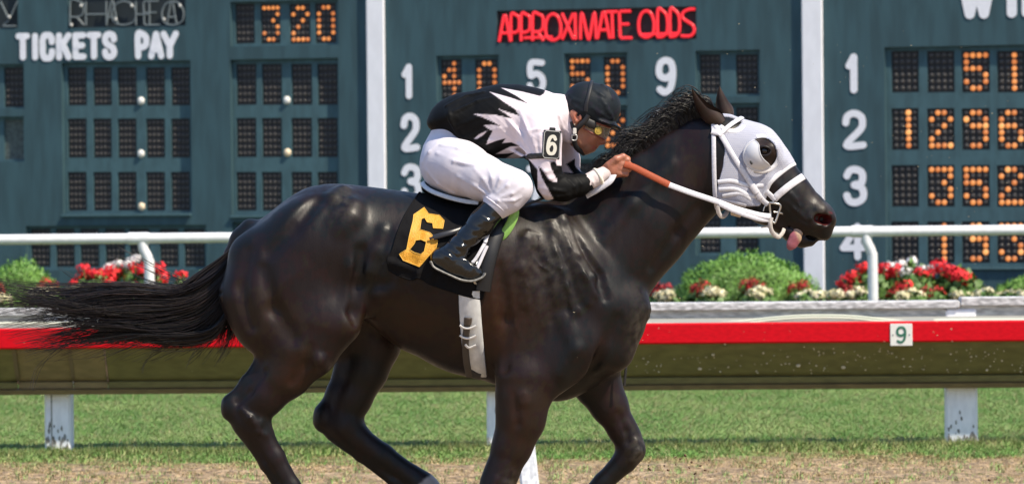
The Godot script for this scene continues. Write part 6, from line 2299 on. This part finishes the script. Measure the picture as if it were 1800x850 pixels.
func rider() -> void:
	var t := thing("person", "jockey crouched over the horse's neck in black and white flame silks, white breeches and goggles", "person", horse_base)
	flame = poly(WHITE_FLAME)
	lone = poly(LONE_FLAME)

	# the body: one surface, fine at the head and the hands
	var mb := MB.new()
	var f := Field.new()
	limb(f, [[790, 280, 0, 38], [830, 232, 0, 40], [900, 215, 0, 48], [950, 214, 0, 38], [985, 214, 0, 21]], 0.75, 14)
	for sg in [1.0, -1.0]:
		limb(f, [[945, 226, 62 * sg, 26], [958, 290, 76 * sg, 19], [968, 324, 76 * sg, 15], [1010, 322, 66 * sg, 13], [1036, 315, 56 * sg, 11]], 1.0, 8)
		limb(f, [[792, 288, 40 * sg, 40], [850, 312, 84 * sg, 30], [902, 328, 114 * sg, 22], [872, 362, 121 * sg, 17], [812, 430, 130 * sg, 11], [802, 458, 132 * sg, 9], [826, 472, 133 * sg, 6]], 1.0, 10)
	f.sample(P(725, 510, -165), P(1060, 160, 165), 6.0)
	f.nets(mb, HT, skin)
	var hd := Field.new()
	limb(hd, [[968, 208, 0, 26], [1002, 222, 0, 24], [1012, 224, 0, 24]], 1.0, 10)                  # neck
	limb(hd, [[1022, 197, 0, 36], [1038, 196, 0, 37]], 1.12, 6)                                        # skull
	limb(hd, [[1030, 220, 0, 31], [1036, 240, 0, 22], [1034, 254, 0, 15]], 1.05, 10)                 # face
	limb(hd, [[1018, 246, 0, 17], [1027, 259, 0, 10.5]], 0.72, 8)                                        # jaw
	limb(hd, [[1026, 261, 0, 8.5], [1029, 263, 0, 7]], 0.8, 6)                                              # chin
	both(hd, [[1014, 232, 17, 9], [1020, 250, 14, 8]], 1.0, 8)
	both(hd, [[1054, 218, 8, 7.5], [1046, 216, 20, 8]], 1.0, 6)                                         # brow
	both(hd, [[1043, 238, 17, 9], [1040, 242, 13, 9]], 1.0, 8)                                          # cheekbone
	limb(hd, [[1055, 229, 0, 5.5], [1058, 243, 0, 5.0], [1061, 249.5, 0, 4.6]], 1.0, 5)                      # nose
	both(hd, [[1056, 251, 3.6, 4.0], [1053, 250, 5.5, 3.4]], 1.0, 3)
	limb(hd, [[1047, 255.5, 0, 4.4]  , [1046.5, 257, 0, 4.4]], 0.55, 3)                                     # lips
	limb(hd, [[1043, 261.5, 0, 4.2], [1041, 263, 0, 4.2]], 0.6, 3)
	limb(hd, [[1050, 260.5, -12, 1.0], [1046, 260.0, 12, 1.0]], 1.0, 1.5)
	hd.prims[-1].kind = 1
	both(hd, [[1054, 230, 12, 6.5], [1055, 231, 13, 6.5]], 1.0, 4, 1)                                    # eye sockets
	both(hd, [[1009, 200, 32, 8], [1014, 206, 33.5, 9], [1011, 215, 32, 5]], 1.6, 3)                          # ears
	both(hd, [[1015, 203, 38.5, 3.8], [1014, 210, 38, 3.0]], 1.0, 2.5, 1)
	both(hd, [[1013, 205, 36.2, 2.2], [1016, 208, 36.0, 1.6]], 1.0, 2, 1)
	hd.sample(P(962, 280, -46), P(1074, 152, 46), 1.7)
	hd.nets(mb, HT, skin)
	var hf := Field.new()
	fist(hf, 1.0, Vector3.ZERO)
	hf.sample(P(1046, 322, 26), P(1116, 264, 76), 1.3)
	hf.nets(mb, HT, skin)
	var hl := Field.new()
	fist(hl, -1.0, P(8, 2, 20))
	hl.sample(P(1050, 330, -62), P(1126, 262, -6), 1.8)
	hl.nets(mb, HT, skin)
	var sk := cloth_mat(0.45, 0.0, 0.05, 14, 90)
	sk.subsurf_scatter_enabled = true
	sk.subsurf_scatter_strength = 0.08
	part("body", mb.mesh(), sk, t)
	for sg in [1.0, -1.0]:
		var em := MB.new()
		em.ball(P(1050, 231, 14 * sg), Vector3(5, 5, 5), 12, 8)
		part("eye", to_horse(em), mat(Color(0.5, 0.46, 0.42), 0.15), t)
		em = MB.new()
		em.ball(P(1053, 233, 15 * sg), Vector3(2.6, 2.6, 3.8), 10, 6)
		part("iris", to_horse(em), mat(Color(0.03, 0.016, 0.01), 0.1), t)

	# silks
	var jf := Field.new()
	jf.cap(P(759, 216, 0), 5, P(790, 206, 0), 22, 0.32, 16)
	limb(jf, [[782, 210, 0, 27], [804, 209, 0, 39], [836, 215, 0, 52], [880, 213, 0, 61], [924, 213, 0, 60], [956, 207, 0, 43], [982, 200, 0, 27]], 0.78, 18)
	limb(jf, [[815, 250, 30, 22], [836, 252, 34, 24], [860, 246, 40, 24]], 0.9, 14)                    # loose hem
	limb(jf, [[815, 250, -30, 22], [836, 252, -34, 24], [860, 246, -40, 24]], 0.9, 14)
	limb(jf, [[942, 222, 58, 38], [952, 246, 76, 33], [957, 275, 82, 26.5], [960, 302, 83, 24], [966, 326, 82, 23.5]], 1.0, 12)
	limb(jf, [[966, 327, 82, 23.5], [990, 330, 76, 22.5], [1016, 326, 66, 18.5], [1030, 321, 60, 15.5]], 1.0, 8)
	limb(jf, [[955, 218, -58, 36], [985, 246, -76, 28], [998, 278, -80, 22]], 1.0, 12)
	limb(jf, [[998, 278, -80, 21], [1006, 318, -74, 19], [1040, 322, -58, 15]], 1.0, 8)
	limb(jf, [[986, 194, 0, 28], [998, 226, 6, 21], [1002, 240, 8, 13]], 0.95, 8)                            # collar
	for q in [[[800, 198, 3, 0.8], [840, 180, 3.6, 2.0], [885, 172, 3, 0.6]], [[805, 222, 3, 0.8], [850, 204, 3.6, 2.2], [905, 194, 3, 0.6]], [[812, 246, 3, 0.8], [850, 232, 3.6, 2.4], [900, 222, 3, 0.6]], [[936, 276, 3, 1.2], [908, 250, 3.4, 2.6], [876, 226, 3, 0.6]], [[938, 272, 3, 1.2], [918, 242, 3.4, 2.6], [890, 208, 3, 0.6]], [[940, 264, 2.6, 1.0], [930, 236, 3.2, 2.4], [914, 196, 2.6, 0.6]], [[932, 282, 3, 1.2], [900, 264, 3.4, 2.4], [866, 246, 3, 0.6]],
			[[928, 232, 2, 0.6], [945, 229, 2.6, 1.6], [962, 230, 2, 0.6]], [[936, 242, 2.2, 0.6], [940, 258, 2.8, 2.0], [944, 276, 2.2, 0.8]], [[948, 240, 2.2, 0.6], [950, 258, 2.8, 1.8], [952, 280, 2.2, 0.8]], [[938, 296, 2.6, 0.8], [958, 302, 3.2, 2.2], [978, 298, 2.6, 0.8]], [[946, 318, 2.6, 0.8], [966, 314, 3.4, 2.8], [988, 310, 2.6, 0.8]], [[950, 330, 2.6, 0.8], [972, 334, 3.4, 2.4], [992, 336, 2.6, 0.8]], [[954, 340, 2.6, 0.8], [978, 344, 3.2, 2.0], [1000, 342, 2.6, 0.6]],
			[[998, 316, 2.4, 0.8], [1008, 328, 3, 2.0], [1010, 340, 2.4, 0.8]], [[1012, 312, 2.4, 0.6], [1020, 324, 3, 1.8], [1020, 336, 2.4, 0.6]], [[830, 262, 3, 1.0], [850, 250, 3.4, 2.4], [880, 244, 3, 0.6]], [[948, 200, 2.4, 0.6], [966, 210, 3, 1.8], [982, 232, 2.4, 0.8]], [[962, 192, 2.4, 0.6], [980, 204, 3, 2.0], [990, 228, 2.4, 0.8]], [[785, 188, 3, 0.6], [820, 170, 3.2, 1.6], [850, 164, 3, 0.4]], [[818, 256, 3, 0.8], [806, 236, 3.4, 2.0], [792, 212, 3, 0.6]]]:
		fold(jf, q, 3.0)
	jf.sample(P(738, 366, -122), P(1054, 140, 122), 2.2)
	mb = MB.new()
	jf.nets(mb, HT, silk)
	var jm := cloth_mat(0.6, 0.0, 0.13, 6, 91)
	jm.heightmap_texture = ridged(91, 0.006)
	jm.uv1_scale = Vector3(1.6, 7, 4)
	turned(part("jacket", mb.mesh(), jm, t), mb, -0.75)
	# cuffs
	for sg in [1.0, -1.0]:
		var cf := Field.new()
		var o := 0.0 if sg > 0 else 6.0
		limb(cf, [[1026 + o, 322, 62 * sg, 14.5], [1046 + o, 313, 56 * sg, 14], [1066 + o, 303, 50 * sg, 12.8]], 1.0, 4)
		if sg > 0:
			for q in [[[1036, 306, 2, 0.9], [1040, 320, 2.4, 1.2], [1044, 328, 2, 0.8]], [[1030, 312, 2, 0.9], [1034, 324, 2.4, 1.2], [1036, 330, 2, 0.8]]]: fold(cf, q, 3.0)
		cf.sample(P(1005, 345, -80 if sg < 0 else 35), P(1086, 284, -35 if sg < 0 else 80), 2.2)
		mb = MB.new()
		cf.nets(mb, HT, plain_paint(Color(0.66, 0.57, 0.56)))
		part("cuff", mb.mesh(), cloth_mat(0.7, 0.0, 0.1, 10, 92), t)
	mb = MB.new()
	var rb := PackedVector3Array()
	for i in 17:
		var an := TAU * i / 16.0
		var ax := Vector3(20, 10, -6).normalized()
		var s := ax.cross(Vector3(0, 0, 1)).normalized()
		rb.append(P(1050, 311, 55) + (s * cos(an) + ax.cross(s) * sin(an)) * 14.1)
	mb.tube(rb, even(3.2, 17), 7)
	part("wrist_band", to_horse(mb), mat(Color(0.78, 0.74, 0.62), 0.5), t)

	# breeches
	var bf := Field.new()
	limb(bf, [[800, 226, 0, 36], [788, 268, 0, 46]], 0.8, 16)
	for sg in [1.0, -1.0]:
		limb(bf, [[788, 288, 32 * sg, 50], [812, 296, 56 * sg, 47], [850, 313, 88 * sg, 38.5], [884, 324, 108 * sg, 32], [903, 329, 117 * sg, 31]], 1.0, 12)
		limb(bf, [[905, 331, 117 * sg, 30], [892, 346, 119 * sg, 28], [880, 355, 120 * sg, 24.5], [873, 361, 121 * sg, 24]], 1.0, 8)
	for q in [[[776, 256, 3, 0.8], [806, 262, 3.4, 1.8], [842, 274, 3, 0.6]], [[770, 270, 3, 0.6], [800, 284, 3.4, 1.4], [836, 292, 3, 0.6]], [[752, 300, 3, 0.6], [772, 322, 3.4, 1.5], [800, 338, 3, 0.6]], [[858, 342, 3, 1.0], [836, 326, 3.4, 2.0], [806, 310, 3, 0.6]], [[864, 338, 3, 1.0], [852, 316, 3.4, 2.2], [836, 298, 3, 0.6]], [[868, 334, 2.6, 1.0], [866, 314, 3.2, 2.4], [858, 292, 2.6, 0.6]],
			[[872, 336, 2.6, 1.0], [880, 316, 3.2, 2.4], [884, 294, 2.6, 0.8]], [[876, 340, 2.6, 1.0], [892, 326, 3.2, 2.4], [904, 306, 2.6, 0.8]], [[880, 346, 2.6, 1.0], [900, 340, 3.2, 2.2], [918, 328, 2.6, 0.8]], [[884, 352, 2.6, 1.0], [902, 352, 3.0, 2.0], [914, 346, 2.6, 0.8]], [[862, 346, 2.4, 0.8], [876, 352, 3.0, 1.8], [892, 366, 2.4, 0.8]], [[845, 282, 3, 0.6], [872, 288, 3.2, 1.6], [900, 298, 2.6, 0.6]], [[744, 286, 2.6, 0.4], [756, 268, 3.2, 1.4], [772, 252, 2.6, 0.6]]]:
		fold(bf, q, 2.6)
	bf.sample(P(725, 400, -158), P(948, 190, 158), 2.6)
	mb = MB.new()
	bf.nets(mb, HT, plain_paint(Color(0.64, 0.61, 0.67)))
	var bm := cloth_mat(0.65, 0.0, 0.08, 6, 93)
	M.breech = bm
	bm.heightmap_texture = ridged(93, 0.005)
	bm.uv1_scale = Vector3(1.3, 6, 4)
	bm.heightmap_scale = 0.07
	turned(part("breeches", mb.mesh(), bm, t), mb, -0.42)
	mb = MB.new()
	for i in 2:
		var pts := PackedVector3Array()
		for k in 25:
			var an := TAU * k / 24.0
			var ax := Vector3(-30, -38, 3).normalized()
			var s := ax.cross(Vector3(0, 0, 1)).normalized()
			var c := P(873 + i * 10, 361 - i * 9, 121)
			pts.append(c + (s * cos(an) + ax.cross(s) * sin(an)) * (24.6 + i * 1.2))
		mb.tube(pts, even(1.3 if i else 2.0, 25), 6)
	part("hem_seam", to_horse(mb), mat(Color(0.62, 0.59, 0.65), 0.6), t)

	# boots
	for sg in [1.0, -1.0]:
		var of := Field.new()
		limb(of, [[873, 361, 121 * sg, 22], [846, 392, 126 * sg, 22.5], [826, 414, 129 * sg, 19], [806, 434, 131 * sg, 17.5]], 1.0, 8)
		limb(of, [[806, 434, 131 * sg, 18], [784, 450, 132 * sg, 18.5]], 1.0, 10)
		limb(of, [[775, 452, 132 * sg, 16.5], [800, 462, 133 * sg, 20], [826, 474, 133 * sg, 16], [840, 479, 132 * sg, 11.5]], 1.05, 9)
		if sg > 0:
			for q in [[[796, 424, 3, 1.2], [812, 432, 4, 2.6], [826, 430, 3, 1.2]], [[790, 434, 3, 1.2], [806, 444, 4, 2.8], [826, 442, 3, 1.2]], [[808, 410, 3, 1.0], [822, 420, 4, 2.2], [838, 416, 3, 1.0]], [[822, 396, 3, 0.8], [838, 404, 4, 1.8], [852, 402, 3, 0.8]], [[846, 380, 3, 0.8], [858, 388, 4, 1.6], [870, 384, 3, 0.8]], [[800, 452, 3, 1.0], [820, 456, 3.6, 2.0], [834, 468, 3, 1.0]], [[776, 440, 3, 1.0], [790, 448, 3.6, 1.8], [798, 456, 3, 1.0]]]:
				fold(of, q, 3.5)
		of.sample(P(748, 502, -160 if sg < 0 else 95), P(904, 336, -95 if sg < 0 else 160), 2.4 if sg > 0 else 3.5)
		mb = MB.new()
		of.nets(mb, HT, plain_paint(Color(0.0045, 0.0045, 0.005)))
		var m := cloth_mat(0.2, 0.0, 0.04, 5, 94)
		m.clearcoat_enabled = true
		m.clearcoat = 0.35
		m.clearcoat_roughness = 0.12
		var boot := part("boot", mb.mesh(), m, t)
		mb = MB.new()
		free_strap(mb, [[758, 458, 132 * sg], [766, 468, 132 * sg], [790, 480, 133 * sg], [812, 490, 133 * sg], [832, 492, 132 * sg], [848, 486, 132 * sg], [852, 478, 131 * sg]], 34, 3.5, Vector3(-0.35, 1, 0), 30)
		part("sole", to_horse(mb), noisy(Color(0.30, 0.29, 0.26), 0.4, 1.0, Vector3(8, 8, 8), 0.5, 0.02, 95), boot)

	# helmet, cap lining, straps
	var hm := Field.new()
	limb(hm, [[1031, 186, 0, 43], [1050, 188, 0, 41.5]], 1.02, 6)
	hm.cap(P(928, 600, 0), 402, P(928, 600, 1), 402, 1.0, 2.0, 1)
	limb(hm, [[1052, 212, 0, 4.5], [1080, 221, 0, 4], [1091, 226, 0, 2.6]], 0.115, 5)
	for q in [[[1056, 176, 3, 0.7], [1064, 186, 3, 1.1], [1066, 198, 3, 0.6]], [[1046, 160, 3, 0.6], [1054, 166, 3, 1.0], [1060, 170, 3, 0.6]], [[1066, 192, 3, 0.6], [1072, 200, 3, 1.0], [1076, 210, 3, 0.6]], [[1005, 180, 3, 0.6], [1012, 190, 3, 1.0], [1024, 196, 3, 0.6]], [[1040, 190, 3, 0.5], [1056, 200, 3, 0.9], [1070, 208, 3, 0.5]], [[1058, 150, 3, 0.5], [1068, 160, 3, 0.8], [1074, 174, 3, 0.5]], [[1000, 168, 3, 0.5], [1008, 176, 3, 0.9], [1020, 180, 3, 0.5]]]:
		fold(hm, q, 3.0)
	hm.sample(P(980, 240, -54), P(1104, 132, 54), 2.0)
	mb = MB.new()
	hm.nets(mb, HT, plain_paint(Color(0.0160, 0.0175, 0.024)))
	var helmet := part("helmet", mb.mesh(), cloth_mat(0.55, 0.0, 0.04, 10, 96), t)
	mb = MB.new()
	var st := PackedVector3Array()
	var sn := PackedVector3Array()
	for i in 30:
		var an := lerpf(-0.25, PI * 0.5 + 0.5, i / 29.0)
		var d := Vector3(-0.07 * sin(an * 2.0) + 0.12 * cos(an), sin(an), cos(an)).normalized()
		d = Vector3(lerpf(-0.20, 0.05, sin(maxf(an, 0.0))), sin(an), cos(an)).normalized()
		st.append(P(1038, 186, 0) + d * 43.4)
		sn.append(d)
	band(mb, st, sn, 6.5, 1.6)
	part("helmet_band", to_horse(mb), mat(Color(0.010, 0.010, 0.012), 0.6), helmet)
	var cp := Field.new()
	limb(cp, [[1006, 196, 0, 31], [1004, 212, 0, 24], [1003, 220, 0, 20]], 0.98, 8)
	both(cp, [[1014, 207, 36, 13], [1016, 212, 36, 11]], 1.0, 3, 1)
	cp.sample(P(970, 246, -44), P(1042, 160, 44), 2.4)
	mb = MB.new()
	cp.nets(mb, HT, plain_paint(Color(0.011, 0.010, 0.011)))
	part("hair", mb.mesh(), mat(Color.WHITE, 0.8, 0.0, true), t)
	var black := mat(Color(0.012, 0.012, 0.013), 0.55)
	for sg in [1.0, -1.0]:
		mb = MB.new()
		free_strap(mb, [[1034, 203, 38 * sg], [1028, 212, 37 * sg], [1020, 220, 35 * sg], [1012, 229, 30 * sg], [1010, 240, 27 * sg], [1010, 252, 23 * sg], [1016, 262, 16 * sg], [1026, 269, 6 * sg], [1028, 270, 0]], 9, 2.4, Vector3(-0.1, -0.1, sg), 30)
		free_strap(mb, [[1004, 214, 28 * sg], [1006, 222, 28 * sg], [1010, 230, 30 * sg]], 7, 2.2, Vector3(-0.1, -0.1, sg), 12)
		part("chin_strap", to_horse(mb), black, t)
		mb = MB.new()
		free_strap(mb, [[1030, 214, 35 * sg], [1040, 219, 33 * sg], [1046, 220, 30 * sg]], 15, 2.6, Vector3(0, 0, sg), 10)
		part("goggle_strap", to_horse(mb), black, t)
	mb = MB.new()
	mb.box(P(1009.5, 231, 33.5), Vector3(6.5, 11, 3.5), 1.0)
	part("strap_clip", to_horse(mb), mat(Color(0.62, 0.60, 0.55), 0.4), t)
	mb = MB.new()
	var ring := spline([P(1005, 238, 31), P(1013, 238, 31), P(1012.5, 246, 29), P(1005.5, 246, 29), P(1005, 238, 31)], 16)
	mb.tube(ring, even(1.3, 17), 6)
	part("buckle", to_horse(mb), mat(Color(0.7, 0.7, 0.68), 0.35, 0.5), t)
	mb = MB.new()
	mb.ball(P(1009.5, 219.5, 38), Vector3(1.4, 1.4, 1.4), 8, 6)
	part("earring", to_horse(mb), mat(Color(0.8, 0.72, 0.55), 0.2, 0.9), t)

	# goggles
	var c0 := Vector2(1036, 221)
	var fd := Vector2(0.93, 0.3676)
	var ud := Vector2(0.3676, -0.93)
	var lens := MB.new()
	var rim_t := PackedVector3Array()
	var rim_b := PackedVector3Array()
	for i in 41:
		var a := lerpf(-1.75, 1.75, i / 40.0)
		var fr := 39.0 * cos(a) - (2.5 * exp(-pow(a / 0.16, 2)))
		for j in 9:
			var h := lerpf(-12.5, 10.0, j / 8.0) * (1.0 - 0.35 * pow(absf(a) / 1.75, 3))
			if j < 3: h += 4.0 * exp(-pow(a / 0.22, 2)) * (1.0 - j / 3.0)
			var q := c0 + fd * (fr - 0.02 * h * h) + ud * h
			var p := P(q.x, q.y, 31.5 * sin(a))
			lens.add(p, Vector3(fd.x * cos(a), -fd.y * cos(a), sin(a)).normalized())
			if j == 8: rim_t.append(p)
			if j == 0: rim_b.append(p)
	for i in 40:
		for j in 8:
			var a := i * 9 + j
			lens.face(a, a + 1, a + 9)
			lens.face(a + 1, a + 10, a + 9)
	var glass := StandardMaterial3D.new()
	glass.transparency = BaseMaterial3D.TRANSPARENCY_ALPHA
	glass.albedo_color = Color(0.66, 0.60, 0.48, 0.40)
	glass.roughness = 0.3
	glass.cull_mode = BaseMaterial3D.CULL_DISABLED
	part("goggle_lens", to_horse(lens), glass, t)
	mb = MB.new()
	mb.tube(rim_t, even(1.8, 41), 6)
	mb.tube(rim_b, even(1.5, 41), 6)
	part("goggle_frame", to_horse(mb), mat(Color(0.20, 0.05, 0.035), 0.35), t)
	for sg in [1.0, -1.0]:
		mb = MB.new()
		var vc := c0 + fd * 17.0 - ud * 3.0
		var vn := Vector3(fd.x * 0.35, -fd.y * 0.35, sg).normalized()
		var vp := P(vc.x, vc.y, 28.6 * sg)
		mb.tube(PackedVector3Array([vp, vp + vn * 1.6, vp + vn * 2.2]), PackedFloat32Array([7.6, 7.4, 6.4]), 20)
		part("goggle_vent", to_horse(mb), mat(Color(0.50, 0.36, 0.07), 0.35), t)
		mb = MB.new()
		mb.tube(PackedVector3Array([vp + vn * 2.0, vp + vn * 2.8]), PackedFloat32Array([4.2, 3.8]), 16)
		part("vent_cap", to_horse(mb), mat(Color(0.40, 0.28, 0.05), 0.4), t)

	# number on the arm
	var arm_z := jf.side(967, 256) + 2.0
	var nb := Basis(Vector3.BACK, -0.07) * Basis(Vector3.UP, 0.12)
	mb = MB.new()
	mb.box(P(968.5, 255.5, arm_z), Vector3(31, 50, 3.0), 1.4, nb)
	var plate := part("number_plate", to_horse(mb), mat(Color(0.012, 0.012, 0.012), 0.4), t)
	mb = MB.new()
	var rim := PackedVector3Array()
	for q in [[-14, 20], [-11, 23.4], [11, 23.4], [14, 20], [14, -20], [11, -23.4], [-11, -23.4], [-14, -20], [-14, 20]]: rim.append(P(968.5, 255.5, arm_z) + nb * Vector3(q[0], q[1], 1.8))
	mb.tube(rim, even(0.7, 9), 5)
	part("piping", to_horse(mb), mat(Color(0.45, 0.45, 0.43), 0.5), plate)
	mb = MB.new()
	var six := []
	for q in [[0.92, 0.86], [0.75, 1.0], [0.45, 1.0], [0.18, 0.86], [0.04, 0.55], [0.04, 0.22], [0.22, 0.02], [0.5, -0.02], [0.8, 0.03], [0.96, 0.22], [0.94, 0.42], [0.76, 0.56], [0.5, 0.58], [0.24, 0.5], [0.08, 0.34]]: six.append(Vector3((q[0] - 0.5) * 13.5, (q[1] - 0.5) * 29.0, 0))
	var p2 := PackedVector2Array()
	for q in spline(six, 46): p2.append(Vector2(q.x, q.y))
	stroke_solid(mb, p2, 2.9, 1.2, 2.4)
	for i in mb.v.size(): mb.v[i] = P(968.5, 256, arm_z) + nb * mb.v[i]
	part("number", to_horse(mb), mat(Color(0.74, 0.71, 0.60), 0.6), plate)
	mb = MB.new()
	mb.box(P(970, 229, arm_z - 1), Vector3(11, 7, 3), 1.0, nb)
	part("plate_clip", to_horse(mb), mat(Color(0.02, 0.02, 0.02), 0.4), plate)
	mb = MB.new()
	var bp := PackedVector3Array()
	var bn := PackedVector3Array()
	for i in 15:
		var x := lerpf(926.0, 956.0, i / 14.0)
		var z := jf.side(x, 276)
		bp.append(P(x, 276 - (x - 926.0) * 0.06, z + 0.4))
		bn.append(jf.normal(P(x, 276, z)))
	band(mb, bp, bn, 10, 1.8)
	part("arm_strap", to_horse(mb), mat(Color(0.012, 0.012, 0.012), 0.5), plate)

	var wh := worn("riding_whip", "black whip with a pointed leather flap beside the rider's boot", "whip")
	mb = MB.new()
	mb.tube(PackedVector3Array([P(1068, 312, 46), P(960, 346, 74), P(812, 402, 108)]), PackedFloat32Array([2.6, 2.2, 1.7]), 7)
	part("shaft", to_horse(mb), black, wh)
	mb = MB.new()
	free_strap(mb, [[814, 401, 108], [796, 407, 118], [778, 412, 122], [764, 416, 122]], 10, 2.4, Vector3(0.1, 0.2, 1), 12)
	free_strap(mb, [[764, 416, 122], [757, 417.5, 122]], 4, 2.0, Vector3(0.1, 0.2, 1), 3)
	part("flap", to_horse(mb), mat(Color(0.022, 0.022, 0.026), 0.35), wh)

func flying_dirt() -> void:
	var mb := MB.new()
	for q in [[1205, 800, 5], [1196, 806, 3], [1216, 812, 4], [1188, 803, 2.6], [1240, 826, 3], [1232, 818, 3], [1222, 832, 4], [1246, 808, 2.4], [1175, 826, 3.4], [1168, 818, 2], [1142, 824, 4], [1140, 818, 2.4], [1212, 822, 2.6], [1740, 843, 4], [1188, 816, 2.4], [1250, 838, 2.6], [415, 772, 2.4], [498, 712, 2], [372, 770, 2.2], [420, 806, 2.4]]:
		var p := W(q[0], q[1], rng.randf_range(-0.9, 0.2))
		var r: float = q[2] / PX * 0.8
		mb.ball(p, Vector3(r * rng.randf_range(0.7, 1.5), r * rng.randf_range(0.5, 1.0), r), 6, 4, false, Basis(Vector3.BACK, rng.randf() * TAU))
	tag(part("flying_dirt", mb.mesh(), mat(Color(0.13, 0.075, 0.04), 0.95)), "clods of brown dirt thrown up by the hooves", "dirt", "", "stuff")
	var cm := MB.new()
	for i in 150:
		var p := W(rng.randf_range(900, 1790), rng.randf_range(40, 640), rng.randf_range(-2.0, 0.6))
		var r := rng.randf_range(0.0008, 0.0018)
		cm.box(p, Vector3(r * rng.randf_range(1.5, 5.0), r, r), 0.0, Basis(Vector3.BACK, rng.randf_range(-0.4, 0.3)))
	tag(part("flying_sand", cm.mesh(), mat(Color(0.50, 0.44, 0.30), 0.9)), "grains of sand in the air around the horse's head", "sand", "", "stuff")
